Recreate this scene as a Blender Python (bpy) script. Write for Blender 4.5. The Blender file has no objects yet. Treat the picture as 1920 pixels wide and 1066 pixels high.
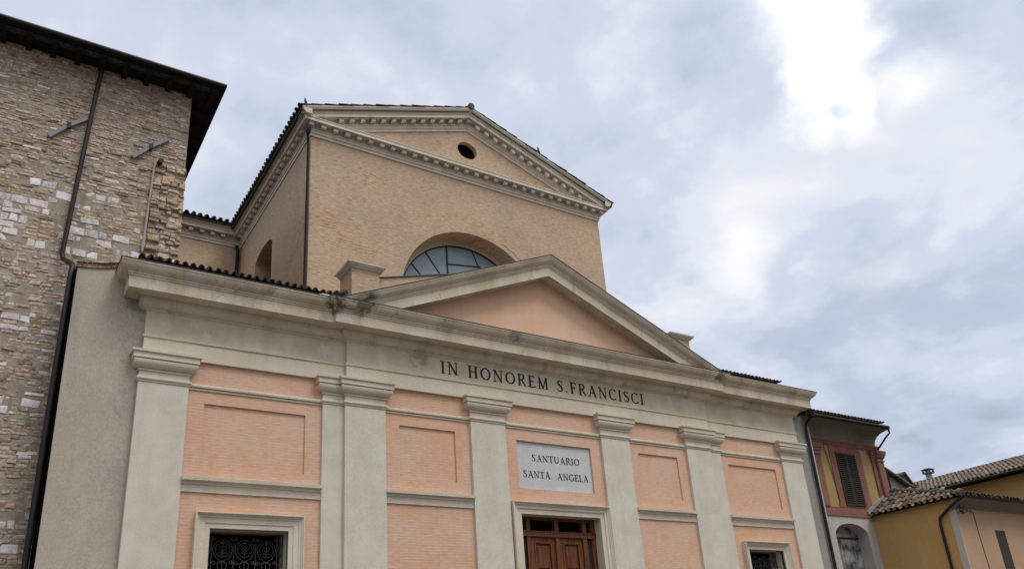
import bpy, bmesh, math, random
from mathutils import Vector, Matrix, noise
from mathutils.geometry import tessellate_polygon
random.seed(7)
R = math.radians
sc = bpy.context.scene
col = sc.collection

# ------------------------------------------------------------------ camera
cam = bpy.data.cameras.new('camera'); co = bpy.data.objects.new('camera', cam); col.objects.link(co)
right = Vector((0.8438162812, -0.5324938272, -0.0665162196))
down = Vector((0.1470290476, 0.3486180526, -0.9256607978))
fwd = Vector((0.5160974159, 0.7713078357, 0.3724616490))
m = Matrix.Identity(4)
for i in range(3):
    m[i][0] = right[i]; m[i][1] = -down[i]; m[i][2] = -fwd[i]
m.translation = Vector((0, -14, 1.6))
co.matrix_world = m
cam.sensor_width = 36; cam.lens = 1532.6556 / 1920 * 36
cam.shift_x = (960 - 947.454) / 1920; cam.shift_y = (674.585 - 533) / 1920
cam.clip_end = 3000; cam.clip_start = 0.1
sc.camera = co
sc.render.resolution_x = 1024; sc.render.resolution_y = 568

# ------------------------------------------------------------------ exposure
sc.view_settings.view_transform = 'Standard'; sc.view_settings.look = 'None'
sc.view_settings.exposure = 0.0; sc.view_settings.gamma = 1
sc.view_settings.use_curve_mapping = False

# ------------------------------------------------------------------ sun (soft, behind thin cloud)
SUN_EL, SUN_AZ = R(60), R(158)          # azimuth clockwise from +Y: high, from the square in front of the church
sl = bpy.data.lights.new('sun', 'SUN'); sl.energy = 1.45; sl.angle = R(22); sl.color = (1.0, 0.97, 0.92)
so = bpy.data.objects.new('sun', sl); col.objects.link(so)
sd = Vector((math.sin(SUN_AZ) * math.cos(SUN_EL), math.cos(SUN_AZ) * math.cos(SUN_EL), math.sin(SUN_EL)))
so.rotation_euler = sd.to_track_quat('Z', 'Y').to_euler(); so.location = (0, -20, 40)

# ------------------------------------------------------------------ sky with clouds
w = bpy.data.worlds.new('World'); sc.world = w; w.use_nodes = True
nt = w.node_tree; nt.nodes.clear()
def N(nt, t, **k):
    n = nt.nodes.new(t)
    for a, b in k.items(): setattr(n, a, b)
    return n
def mth(nt, op, a, b=None, c=None, clamp=False):
    n = N(nt, 'ShaderNodeMath', operation=op); n.use_clamp = clamp
    for i, v in enumerate((a, b, c)):
        if v is None: continue
        if isinstance(v, (int, float)): n.inputs[i].default_value = v
        else: nt.links.new(v, n.inputs[i])
    return n.outputs[0]
def ramp(nt, fac, stops, interp='LINEAR'):
    n = N(nt, 'ShaderNodeValToRGB'); r = n.color_ramp; r.interpolation = interp
    while len(r.elements) < len(stops): r.elements.new(0.5)
    for e, (p, c) in zip(r.elements, stops):
        e.position = p; e.color = tuple(c) + (1,) if len(c) == 3 else c
    nt.links.new(fac, n.inputs[0]); return n.outputs[0]
def mixc(nt, fac, a, b, blend='MIX'):
    n = N(nt, 'ShaderNodeMix', data_type='RGBA', blend_type=blend)
    for s, v in ((0, fac), (6, a), (7, b)):
        if isinstance(v, (int, float)): n.inputs[s].default_value = v
        elif isinstance(v, tuple): n.inputs[s].default_value = v + (1,) if len(v) == 3 else v
        else: nt.links.new(v, n.inputs[s])
    return n.outputs[2]
tc = N(nt, 'ShaderNodeTexCoord')
sep = N(nt, 'ShaderNodeSeparateXYZ'); nt.links.new(tc.outputs['Generated'], sep.inputs[0])
zz = mth(nt, 'MAXIMUM', sep.outputs[2], 0.06)
px = mth(nt, 'DIVIDE', sep.outputs[0], zz); py = mth(nt, 'DIVIDE', sep.outputs[1], zz)
zs = mth(nt, 'ADD', mth(nt, 'MAXIMUM', sep.outputs[2], 0.0), 0.28)
cv = N(nt, 'ShaderNodeCombineXYZ'); nt.links.new(mth(nt, 'DIVIDE', sep.outputs[0], zs), cv.inputs[0]); nt.links.new(mth(nt, 'DIVIDE', sep.outputs[1], zs), cv.inputs[1])
def wnoise(vec, scale, detail, rough, dist=0.0, off=(0, 0, 0), sca=(1, 1, 1)):
    mp = N(nt, 'ShaderNodeMapping'); mp.inputs['Location'].default_value = off; mp.inputs['Scale'].default_value = sca
    nt.links.new(vec, mp.inputs[0])
    n = N(nt, 'ShaderNodeTexNoise'); n.inputs['Scale'].default_value = scale; n.inputs['Detail'].default_value = detail
    n.inputs['Roughness'].default_value = rough; n.inputs['Distortion'].default_value = dist
    nt.links.new(mp.outputs[0], n.inputs['Vector']); return n.outputs[0]
n1 = wnoise(cv.outputs[0], 2.4, 8, 0.56, 0.15, (3.1, 7.7, 0), (1, 0.9, 1))
n2 = wnoise(cv.outputs[0], 6.5, 6, 0.52, 0.3, (9.2, 1.3, 2))
n3 = wnoise(cv.outputs[0], 8.0, 7, 0.55, 0.1, (2.2, 5.3, 4))
nn = mth(nt, 'ADD', mth(nt, 'MULTIPLY', n1, 0.7), mth(nt, 'MULTIPLY', n2, 0.3))
# places where the deck is thin or thick, fixed in the sky overhead: (centre, inverse 2x2)
def gap(cx, cy, a, b, c, d_, wob, inner, outer=1.2):
    dx = mth(nt, 'SUBTRACT', px, cx); dy = mth(nt, 'SUBTRACT', py, cy)
    u = mth(nt, 'ADD', mth(nt, 'MULTIPLY', dx, a), mth(nt, 'MULTIPLY', dy, b))
    v = mth(nt, 'ADD', mth(nt, 'MULTIPLY', dx, c), mth(nt, 'MULTIPLY', dy, d_))
    d = mth(nt, 'SQRT', mth(nt, 'ADD', mth(nt, 'MULTIPLY', u, u), mth(nt, 'MULTIPLY', v, v)))
    d = mth(nt, 'ADD', d, mth(nt, 'MULTIPLY', mth(nt, 'SUBTRACT', n3, 0.5), wob))
    mr = N(nt, 'ShaderNodeMapRange', interpolation_type='SMOOTHSTEP'); nt.links.new(d, mr.inputs[0])
    mr.inputs[1].default_value = inner; mr.inputs[2].default_value = outer; mr.inputs[3].default_value = 1; mr.inputs[4].default_value = 0
    return mr.outputs[0]
halo = gap(1.158, 0.644, 1.997, -2.575, 0.748, 1.406, 0.6, 0.0, 1.5)
halo2 = gap(1.606, 1.266, 2.221, -2.993, 1.441, 0.734, 1.0, 0.0, 1.4)
halo3 = gap(0.740, 0.823, 5.365, -4.022, 2.221, 6.533, 1.2, 0.0, 1.7)
dk = mth(nt, 'MAXIMUM', gap(1.755, 1.011, 2.721, -2.874, 1.074, 5.730, 1.6, 0.0, 1.5), mth(nt, 'MAXIMUM', gap(1.365, 0.860, 3.293, -4.058, 2.693, 8.7, 1.6, 0.0, 1.4), gap(1.277, 0.493, 5.913, -5.401, 1.854, 12.646, 1.4, 0.0, 1.5)))
nn = mth(nt, 'ADD', nn, mth(nt, 'MULTIPLY', halo, 0.15))
nn = mth(nt, 'ADD', nn, mth(nt, 'MULTIPLY', halo2, 0.13))
nn = mth(nt, 'ADD', nn, mth(nt, 'MULTIPLY', halo3, 0.11))
nn = mth(nt, 'SUBTRACT', nn, mth(nt, 'MULTIPLY', dk, 0.09))
cloud = ramp(nt, nn, [(0.34, (0.45, 0.52, 0.63)), (0.44, (0.55, 0.62, 0.76)), (0.53, (0.67, 0.74, 0.88)), (0.61, (0.82, 0.86, 0.96)), (0.74, (0.97, 0.98, 1.02))], 'EASE')
g1 = gap(1.083, 0.597, 7.539, -7.639, 0.912, 5.608, 2.6, 0.45, 1.45)
g4 = gap(1.306, 0.680, 14.704, -22.33, 2.219, 11.604, 2.6, 0.3, 1.5)
g3 = gap(1.375, 0.601, 5.575, -13.709, 10.885, 6.331, 3, 0.0, 1.7)
g2 = gap(1.590, 1.242, 6.332, -9.734, 4.648, 1.190, 3, 0.0, 1.6)
g5 = gap(2.010, 1.110, 3.912, -9.723, 6.815, 3.232, 3, 0.0, 1.7)
g = mth(nt, 'MAXIMUM', mth(nt, 'MAXIMUM', g1, g4), mth(nt, 'MAXIMUM', mth(nt, 'MULTIPLY', g3, 0.75), mth(nt, 'MAXIMUM', mth(nt, 'MULTIPLY', g2, 0.6), mth(nt, 'MULTIPLY', g5, 0.3))))
cloud = mixc(nt, g, cloud, (1.2, 1.21, 1.2))
gb_ = gap(1.303, 0.713, 34.0, -58.0, 30.0, 80.0, 9, 0.0, 1.4)
cloud = mixc(nt, mth(nt, 'MULTIPLY', gb_, 0.4), cloud, (0.50, 0.75, 0.90))
# the deck is brighter towards the zenith as an overcast sky is, and raised behind the camera to light the facade
mr = N(nt, 'ShaderNodeMapRange', interpolation_type='SMOOTHSTEP'); nt.links.new(sep.outputs[1], mr.inputs[0])
mr.inputs[1].default_value = 0.15; mr.inputs[2].default_value = -0.5; mr.inputs[3].default_value = 0.0; mr.inputs[4].default_value = 1.0
mz = N(nt, 'ShaderNodeMapRange', interpolation_type='SMOOTHSTEP'); nt.links.new(sep.outputs[2], mz.inputs[0])
mz.inputs[1].default_value = 0.72; mz.inputs[2].default_value = 0.95; mz.inputs[3].default_value = 0.0; mz.inputs[4].default_value = 1.0
mm = mth(nt, 'MAXIMUM', mr.outputs[0], mz.outputs[0])
cloud = mixc(nt, mth(nt, 'MULTIPLY', mm, 0.8), cloud, (0.88, 0.88, 0.87))
class _o: pass
strn = mth(nt, 'ADD', 1.0, mth(nt, 'ADD', mth(nt, 'MULTIPLY', mr.outputs[0], 0.25), mth(nt, 'MULTIPLY', mz.outputs[0], 1.5)))
ml = N(nt, 'ShaderNodeMapRange', interpolation_type='SMOOTHSTEP'); nt.links.new(sep.outputs[2], ml.inputs[0])   # unseen low sky behind the camera dimmed to darken soffits, as houses there would
ml.inputs[1].default_value = 0.0; ml.inputs[2].default_value = 0.5; ml.inputs[3].default_value = 0.75; ml.inputs[4].default_value = 0.0
strn = mth(nt, 'MULTIPLY', strn, mth(nt, 'SUBTRACT', 1.0, mth(nt, 'MULTIPLY', ml.outputs[0], mr.outputs[0])))
mr = _o(); mr.outputs = [strn]
sky = N(nt, 'ShaderNodeTexSky', sky_type='NISHITA'); sky.sun_disc = False; sky.sun_elevation = SUN_EL; sky.sun_rotation = SUN_AZ
bg1 = N(nt, 'ShaderNodeBackground'); nt.links.new(sky.outputs[0], bg1.inputs[0]); bg1.inputs[1].default_value = 0.08
bg2 = N(nt, 'ShaderNodeBackground'); nt.links.new(cloud, bg2.inputs[0]); nt.links.new(mr.outputs[0], bg2.inputs[1])
mx = N(nt, 'ShaderNodeMixShader'); mx.inputs[0].default_value = 0.92
out = N(nt, 'ShaderNodeOutputWorld')
nt.links.new(bg1.outputs[0], mx.inputs[1]); nt.links.new(bg2.outputs[0], mx.inputs[2]); nt.links.new(mx.outputs[0], out.inputs[0])

# ------------------------------------------------------------------ materials
def newmat(name, rough=0.85):
    mt = bpy.data.materials.new(name); mt.use_nodes = True; t = mt.node_tree
    b = t.nodes['Principled BSDF']; b.inputs['Roughness'].default_value = rough
    b.inputs['Specular IOR Level'].default_value = 0.25
    return mt, t, b
def pos(t, mode='xyz'):
    g_ = N(t, 'ShaderNodeNewGeometry')
    if mode == 'xyz': return g_.outputs['Position']
    s = N(t, 'ShaderNodeSeparateXYZ'); t.links.new(g_.outputs['Position'], s.inputs[0])
    c = N(t, 'ShaderNodeCombineXYZ')
    u = mth(t, 'ADD', s.outputs[0], s.outputs[1])
    t.links.new(u, c.inputs[0]); t.links.new(s.outputs[2], c.inputs[1]); return c.outputs[0]
def tnoise(t, vec, scale, detail=4, rough=0.5, sca=(1, 1, 1), off=(0, 0, 0), dist=0):
    mp = N(t, 'ShaderNodeMapping'); mp.inputs['Scale'].default_value = sca; mp.inputs['Location'].default_value = off
    t.links.new(vec, mp.inputs[0])
    n = N(t, 'ShaderNodeTexNoise'); n.inputs['Scale'].default_value = scale; n.inputs['Detail'].default_value = detail
    n.inputs['Roughness'].default_value = rough; n.inputs['Distortion'].default_value = dist
    t.links.new(mp.outputs[0], n.inputs['Vector']); return n.outputs[0]
def bump(t, b, h, strength, dist=0.02):
    n = N(t, 'ShaderNodeBump'); n.inputs['Strength'].default_value = strength; n.inputs['Distance'].default_value = dist
    t.links.new(h, n.inputs['Height']); t.links.new(n.outputs[0], b.inputs['Normal'])
def mottled(name, c1, c2, c3=None, scale=1.3, rough=0.9, streak=0.25, bs=0.25, fine=0.16, stain=0.0, staincol=(0.1, 0.09, 0.075), drip=0.1, spots=()):
    mt, t, b = newmat(name, rough)
    P = pos(t)
    a = tnoise(t, P, scale, 6, 0.6, dist=0.3)
    c = ramp(t, a, [(0.35, c1), (0.65, c2)])
    if c3:
        s = tnoise(t, P, scale * 0.8, 5, 0.6, (1.6, 1.6, 0.35), (5, 2, 8))
        c = mixc(t, mth(t, 'MULTIPLY', ramp(t, s, [(0.5, (0, 0, 0)), (0.7, (1, 1, 1))]), streak), c, c3)
    dz = tnoise(t, P, 1.0, 4, 0.6, (7, 7, 0.45), (3, 6, 1))
    c = mixc(t, mth(t, 'MULTIPLY', ramp(t, dz, [(0.48, (0, 0, 0)), (0.68, (1, 1, 1))]), drip), c, tuple(v * 0.62 for v in c1))
    if stain:
        s2 = tnoise(t, P, 5, 7, 0.7, (1, 1, 0.5), (2, 2, 2), 0.5)
        c = mixc(t, mth(t, 'MULTIPLY', ramp(t, s2, [(0.58, (0, 0, 0)), (0.66, (1, 1, 1))]), stain), c, staincol)
    for (sx_, sy_, sz_, rad, colr) in spots:
        vs_ = N(t, 'ShaderNodeVectorMath', operation='DISTANCE'); t.links.new(P, vs_.inputs[0]); vs_.inputs[1].default_value = (sx_, sy_, sz_)
        e_ = mth(t, 'ADD', mth(t, 'DIVIDE', vs_.outputs['Value'], rad), mth(t, 'MULTIPLY', mth(t, 'SUBTRACT', tnoise(t, P, 9, 6, 0.7), 0.5), 3.0))
        c = mixc(t, mth(t, 'MULTIPLY', ramp(t, e_, [(0.3, (1, 1, 1)), (0.9, (0, 0, 0))]), 0.85), c, colr)
    f = tnoise(t, P, 45, 4, 0.7)
    c = mixc(t, fine, c, ramp(t, f, [(0.3, (0, 0, 0)), (0.7, (1, 1, 1))]), 'OVERLAY')
    t.links.new(c, b.inputs['Base Color'])
    bump(t, b, f, bs, 0.006)
    return mt
def brickmat(name, brick_a, brick_b, mortar, bw, bh, ms, patch=None, patch_amt=0.5, patch_scale=0.6, streakcol=None, bs=0.6, thr=0.62, fine=0.25, sss=(5, 22), wash=None, washamt=0.45):
    mt, t, b = newmat(name, 0.9)
    U = pos(t, 'uv')
    br = N(t, 'ShaderNodeTexBrick'); br.offset = 0.5
    wob = tnoise(t, U, 1.1, 2, 0.5)
    add = N(t, 'ShaderNodeVectorMath', operation='ADD'); t.links.new(U, add.inputs[0])
    cw = N(t, 'ShaderNodeCombineXYZ'); t.links.new(mth(t, 'MULTIPLY', wob, 0.02), cw.inputs[1]); t.links.new(cw.outputs[0], add.inputs[1])
    t.links.new(add.outputs[0], br.inputs['Vector'])
    for k, v in (('Color1', brick_a), ('Color2', brick_b), ('Mortar', mortar)): br.inputs[k].default_value = v + (1,)
    br.inputs['Scale'].default_value = 1; br.inputs['Brick Width'].default_value = bw; br.inputs['Row Height'].default_value = bh
    br.inputs['Mortar Size'].default_value = ms; br.inputs['Mortar Smooth'].default_value = 0.3; br.inputs['Bias'].default_value = 0
    c = br.outputs['Color']
    if patch:
        s = tnoise(t, U, patch_scale, 6, 0.62, (1, 1, 1), (4, 9, 1), 0.5)
        c = mixc(t, mth(t, 'MULTIPLY', ramp(t, s, [(0.42, (0, 0, 0)), (0.62, (1, 1, 1))]), patch_amt), c, patch)
    if wash:
        s = tnoise(t, U, 1.6, 5, 0.65, (1, 1, 1), (14, 3, 1), 0.6)
        c = mixc(t, mth(t, 'MULTIPLY', ramp(t, s, [(0.5, (0, 0, 0)), (0.68, (1, 1, 1))]), washamt), c, wash)
    if streakcol:
        s = tnoise(t, U, 1.0, 3, 0.6, (sss[0], sss[1], 1), (1, 3, 1))
        s0 = tnoise(t, U, 0.9, 3, 0.5, (0.6, 1.3, 1), (7, 3, 1))
        sm = mth(t, 'ADD', mth(t, 'MULTIPLY', s, 0.6), mth(t, 'MULTIPLY', s0, 0.4))
        c = mixc(t, mth(t, 'MULTIPLY', ramp(t, sm, [(thr - 0.05, (0, 0, 0)), (thr, (1, 1, 1))]), 0.8), c, streakcol)
    f = tnoise(t, U, 7, 5, 0.7, (1, 5, 1))
    c = mixc(t, fine, c, ramp(t, f, [(0.3, (0, 0, 0)), (0.7, (1, 1, 1))]), 'OVERLAY')
    t.links.new(c, b.inputs['Base Color'])
    h = mth(t, 'ADD', mth(t, 'MULTIPLY', br.outputs['Fac'], -1), mth(t, 'MULTIPLY', f, 0.5))
    bump(t, b, h, bs, 0.008)
    return mt
def tinted(name, rough=0.9, scale=18, amount=0.4, bs=0.5, lichen=None, la=0.5):
    mt, t, b = newmat(name, rough)
    at = N(t, 'ShaderNodeAttribute', attribute_name='tint'); c = at.outputs['Color']; P = pos(t)
    if lichen:
        s = tnoise(t, P, 7, 6, 0.7)
        c = mixc(t, mth(t, 'MULTIPLY', ramp(t, s, [(0.52, (0, 0, 0)), (0.62, (1, 1, 1))]), la), c, lichen)
    f = tnoise(t, P, scale, 6, 0.7)
    c = mixc(t, amount, c, ramp(t, f, [(0.3, (0, 0, 0)), (0.7, (1, 1, 1))]), 'OVERLAY')
    t.links.new(c, b.inputs['Base Color']); bump(t, b, f, bs, 0.02)
    return mt
def plain(name, c, rough=0.6, metal=0.0, var=0.15, scale=8):
    mt, t, b = newmat(name, rough); b.inputs['Metallic'].default_value = metal
    f = tnoise(t, pos(t), scale, 5, 0.6)
    cc = mixc(t, f, tuple(v * (1 - var) for v in c), tuple(min(1, v * (1 + var)) for v in c))
    t.links.new(cc, b.inputs['Base Color']); return mt

M = {}
M['stucco'] = mottled('pilaster_stucco', (0.60, 0.525, 0.42), (0.66, 0.595, 0.50), (0.51, 0.445, 0.335), 1.2, streak=0.6, drip=.1)
M['shaft'] = mottled('pilaster_shaft_stucco', (0.57, 0.525, 0.445), (0.645, 0.605, 0.53), (0.56, 0.49, 0.385), 1.8, streak=0.45, drip=.06)
M['cornice'] = mottled('cornice_stucco', (0.565, 0.475, 0.365), (0.68, 0.595, 0.48), (0.41, 0.335, 0.235), 1.6, streak=0.7, stain=0.35, spots=((5.25, -.5, 8.68, .28, (.05, .045, .04)), (5.42, -.47, 8.47, .16, (.6, .57, .55)), (5.75, -.6, 8.72, .3, (.15, .13, .1)), (6.15, -.62, 9.08, .22, (.62, .60, .58)), (5.95, -.62, 8.93, .18, (.08, .07, .06)), (2.6, -.5, 8.7, .2, (.58, .56, .54)), (15.6, -.55, 8.7, .25, (.12, .1, .08)), (9.3, -.6, 8.72, .25, (.3, .26, .2))))
M['frieze'] = mottled('frieze_stucco', (0.495, 0.42, 0.315), (0.62, 0.55, 0.44), (0.66, 0.61, 0.53), 1.5, streak=0.5, spots=((2.25, 0, 7.88, .16, (.60, .575, .52)), (3.0, 0, 7.8, .13, (.60, .57, .51)), (3.5, 0, 7.8, .1, (.60, .575, .52)), (5.2, 0, 7.9, .2, (.61, .58, .53)), (4.0, 0, 7.45, .25, (.6, .58, .54)), (7.2, -.08, 8.05, .3, (.33, .28, .2)), (14.8, -.08, 8.0, .3, (.55, .52, .47))))
M['pinkbrick'] = brickmat('salmon_brick', (0.64, 0.395, 0.275), (0.61, 0.375, 0.26), (0.665, 0.45, 0.34), 0.24, 0.054, 0.009, (0.65, 0.475, 0.375), 0.45, 0.7, bs=0.2, wash=(0.66, 0.37, 0.225), fine=0.15, washamt=0.95)
M['tymp'] = mottled('tympanum_stucco', (0.74, 0.46, 0.31), (0.76, 0.53, 0.39), (0.74, 0.40, 0.26), 1.3, streak=0.5)
M['navebrick'] = brickmat('buff_brick', (0.575, 0.40, 0.27), (0.515, 0.355, 0.235), (0.55, 0.415, 0.30), 0.29, 0.066, 0.008, (0.42, 0.32, 0.24), 0.6, 0.35, streakcol=(0.43, 0.19, 0.10), thr=0.635, wash=(0.57, 0.44, 0.335), fine=0.35, sss=(4.5, 26))
M['navestone'] = mottled('nave_stone', (0.62, 0.555, 0.47), (0.70, 0.635, 0.55), (0.45, 0.39, 0.31), 2.2, streak=0.5, stain=0.3)
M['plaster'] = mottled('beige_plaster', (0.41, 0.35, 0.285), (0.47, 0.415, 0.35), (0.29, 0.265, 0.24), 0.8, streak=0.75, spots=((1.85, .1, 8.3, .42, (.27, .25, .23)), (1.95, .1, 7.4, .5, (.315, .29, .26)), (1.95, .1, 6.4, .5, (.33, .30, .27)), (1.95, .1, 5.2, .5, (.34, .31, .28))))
M['stones'] = tinted('rubble_stone', 0.95, 22, 0.6, 0.8, lichen=(0.43, 0.355, 0.285), la=0.35)
M['mortar'] = mottled('old_mortar', (0.29, 0.24, 0.19), (0.41, 0.345, 0.28), (0.15, 0.12, 0.095), 6, streak=.6, bs=0.8)
M['tiles'] = tinted('clay_tiles', 0.9, 14, 0.5, 0.5, lichen=(0.10, 0.095, 0.08), la=0.6)
M['mossy'] = tinted('mossy_clay_tiles', 0.95, 14, 0.5, 0.5, lichen=(0.045, 0.045, 0.03), la=0.85)
M['iron'] = plain('dark_iron', (0.035, 0.037, 0.04), 0.55, 0.3)
M['greyiron'] = plain('grey_iron', (0.075, 0.075, 0.075), 0.75, 0.0)
M['pipe'] = plain('dark_brown_pipe', (0.032, 0.021, 0.022), 0.5, 0.2)
M['blackpipe'] = plain('black_pipe', (0.02, 0.02, 0.022), 0.45, 0.2)
M['palepipe'] = plain('pale_pipe', (0.42, 0.40, 0.37), 0.6)
M['eave'] = plain('dark_eave_wood', (0.014, 0.011, 0.010), 0.9, 0, 0.35, 3)
M['zinc'] = plain('weathered_zinc', (0.24, 0.25, 0.26), 0.6, 0.0, 0.3, 12)
M['dark'] = plain('dark_interior', (0.005, 0.005, 0.005), 1.0); M['dark'].node_tree.nodes['Principled BSDF'].inputs['Specular IOR Level'].default_value = 0.0
M['glass'] = None
M['lead'] = plain('lead_flashing', (0.10, 0.10, 0.095), 0.6, 0.1)
M['marble'] = mottled('plaque_marble', (0.52, 0.52, 0.53), (0.58, 0.58, 0.585), (0.45, 0.45, 0.46), 2.0, rough=0.6, streak=0.3, bs=0.05)
M['ink'] = plain('black_lettering', (0.018, 0.016, 0.014), 0.6)
M['redpaint'] = mottled('red_paint', (0.21, 0.095, 0.07), (0.27, 0.135, 0.10), (0.19, 0.095, 0.075), 2.5, streak=0.5)
M['ochre'] = mottled('ochre_paint', (0.37, 0.235, 0.095), (0.42, 0.29, 0.13), (0.30, 0.23, 0.13), 1.6, streak=0.6)
M['yellow'] = mottled('yellow_plaster', (0.50, 0.29, 0.105), (0.53, 0.34, 0.145), (0.42, 0.27, 0.13), 0.9, streak=0.5)
M['orange'] = mottled('orange_plaster', (0.47, 0.30, 0.19), (0.46, 0.315, 0.215), (0.38, 0.28, 0.20), 0.9, streak=0.5)
M['white'] = mottled('white_plaster', (0.44, 0.41, 0.37), (0.50, 0.47, 0.43), (0.34, 0.31, 0.28), 1.2, streak=0.4)
M['greywall'] = mottled('grey_plaster', (0.26, 0.25, 0.225), (0.33, 0.32, 0.29), (0.20, 0.19, 0.17), 1.1, streak=0.5)
M['cove'] = mottled('grey_cove', (0.21, 0.195, 0.165), (0.25, 0.235, 0.20), (0.16, 0.15, 0.13), 1.1, streak=0.5)
M['niche'] = mottled('weathered_board', (0.06, 0.055, 0.06), (0.42, 0.40, 0.42), (0.03, 0.028, 0.028), 4.0, streak=0.9)
M['shutter'] = plain('dark_shutter', (0.035, 0.03, 0.026), 0.7)
M['greyshutter'] = plain('grey_shutter', (0.075, 0.075, 0.07), 0.7)
M['corbel'] = mottled('quoin_stone', (0.42, 0.40, 0.36), (0.48, 0.46, 0.42), None, 1.5)
M['bird'] = plain('dark_feathers', (0.05, 0.05, 0.055), 0.8)
M['paving'] = mottled('square_paving', (0.09, 0.08, 0.07), (0.12, 0.11, 0.095), (0.08, 0.075, 0.065), 1.0)
# wood
mt, t, b = newmat('varnished_wood', 0.6)
n = tnoise(t, pos(t), 3, 5, 0.6, (9, 9, 0.8)); t.links.new(ramp(t, n, [(0.3, (0.06, 0.016, 0.006)), (0.55, (0.15, 0.052, 0.020)), (0.75, (0.23, 0.09, 0.036))]), b.inputs['Base Color'])
M['wood'] = mt
# glass with fine wire screen
mt, t, b = newmat('wired_glass', 0.35)
n = tnoise(t, pos(t), 60, 2, 0.6, (1, 1, 1)); n2_ = tnoise(t, pos(t), 1.5, 3, 0.6)
c = mixc(t, 0.4, ramp(t, n2_, [(0.3, (0.17, 0.24, 0.30)), (0.7, (0.27, 0.35, 0.42))]), ramp(t, n, [(0.35, (0.12, 0.17, 0.22)), (0.65, (0.34, 0.40, 0.46))]))
t.links.new(c, b.inputs['Base Color']); b.inputs['Specular IOR Level'].default_value = 0.5
M['glass'] = mt

# ------------------------------------------------------------------ mesh helpers
class MB:
    def __init__(s): s.v = []; s.f = []; s.t = []; s.tint = None; s.smooth = []
    def add(s, vs, fs, tint=None, smooth=False):
        o = len(s.v); s.v += [tuple(p) for p in vs]
        for f in fs: s.f.append(tuple(i + o for i in f)); s.t.append(tint); s.smooth.append(smooth)
    def box(s, x0, x1, y0, y1, z0, z1, tint=None):
        s.add([(x0, y0, z0), (x1, y0, z0), (x1, y1, z0), (x0, y1, z0), (x0, y0, z1), (x1, y0, z1), (x1, y1, z1), (x0, y1, z1)],
              [(0, 3, 2, 1), (4, 5, 6, 7), (0, 1, 5, 4), (1, 2, 6, 5), (2, 3, 7, 6), (3, 0, 4, 7)], tint)
    def prism(s, pts, d, tint=None):           # pts: 3D polygon, d: extrusion vector
        n = len(pts); d = Vector(d); a = [Vector(p) for p in pts]
        s.add(a + [p + d for p in a], [tuple(range(n)), tuple(range(2 * n - 1, n - 1, -1))] + [(i, i + n, (i + 1) % n + n, (i + 1) % n) for i in range(n)], tint)
    def sweep(s, path, prof, cap=True, closed=False):   # prof: (out, z); outward = right of travel
        P = [Vector(p) for p in path]; n = len(P); rows = []
        for i in range(n):
            ds = []
            if i > 0: ds.append((P[i] - P[i - 1]).normalized())
            if i < n - 1: ds.append((P[i + 1] - P[i]).normalized())
            ns = [Vector((d.y, -d.x)) for d in ds]
            off = ns[0] if len(ns) == 1 else (ns[0] + ns[1]) / (1 + ns[0].dot(ns[1]))
            rows.append([(P[i].x + off.x * o, P[i].y + off.y * o, z) for o, z in prof])
        k = len(prof); vs = [p for r in rows for p in r]; fs = []
        for i in range(n - 1):
            for j in range(k - 1):
                fs.append((i * k + j, (i + 1) * k + j, (i + 1) * k + j + 1, i * k + j + 1))
        if cap: fs += [tuple(range(k - 1, -1, -1)), tuple((n - 1) * k + j for j in range(k))]
        s.add(vs, fs)
    def rake(s, prof, stations, y0, cap=True):          # stations: (x, zbase)
        k = len(prof); vs = [(x, y0 - o, zb + h) for x, zb in stations for o, h in prof]; fs = []
        for i in range(len(stations) - 1):
            for j in range(k - 1):
                fs.append((i * k + j, (i + 1) * k + j, (i + 1) * k + j + 1, i * k + j + 1))
        if cap: fs += [tuple(range(k - 1, -1, -1)), tuple((len(stations) - 1) * k + j for j in range(k))]
        s.add(vs, fs)
    def tube(s, pts, r, n=10, tint=None, cap=True):
        P = [Vector(p) for p in pts]; rows = []; up = None
        rr = r if isinstance(r, (list, tuple)) else [r] * len(P)
        for i, p in enumerate(P):
            d = (P[min(i + 1, len(P) - 1)] - P[max(i - 1, 0)]).normalized()
            if up is None: up = d.orthogonal().normalized()
            up = (up - d * up.dot(d)).normalized(); q = d.cross(up)
            rows.append([p + (up * math.cos(a) + q * math.sin(a)) * rr[i] for a in [2 * math.pi * j / n for j in range(n)]])
        vs = [p for r_ in rows for p in r_]
        fs = [(i * n + j, i * n + (j + 1) % n, (i + 1) * n + (j + 1) % n, (i + 1) * n + j) for i in range(len(P) - 1) for j in range(n)]
        s.add(vs, fs, tint, True)
        if cap: s.add(rows[0] + rows[-1], [tuple(range(n - 1, -1, -1)), tuple(range(n, 2 * n))], tint)
    def build(s, name, mat, parent=None, fix=True):
        me = bpy.data.meshes.new(name); me.from_pydata(s.v, [], s.f)
        me.materials.append(mat)
        for p, sm in zip(me.polygons, s.smooth): p.use_smooth = sm
        if any(x is not None for x in s.t):
            a = me.color_attributes.new('tint', 'FLOAT_COLOR', 'CORNER'); i = 0
            for p, tt in zip(me.polygons, s.t):
                cc = (tt or (0.2, 0.2, 0.2)) + (1,)
                for li in p.loop_indices: a.data[li].color = cc
        if fix:
            bm = bmesh.new(); bm.from_mesh(me); bmesh.ops.recalc_face_normals(bm, faces=bm.faces); bm.to_mesh(me); bm.free()
        me.update()
        o = bpy.data.objects.new(name, me); col.objects.link(o)
        if parent: o.parent = parent; o.matrix_parent_inverse = Matrix.Translation(-parent.location)
        return o
def thing(name, label, cat, loc=(0, 0, 0), group=None):
    o = bpy.data.objects.new(name, None); col.objects.link(o); o.location = loc; o.empty_display_size = 0.3
    o['label'] = label; o['category'] = cat
    if group: o['group'] = group
    return o
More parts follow.
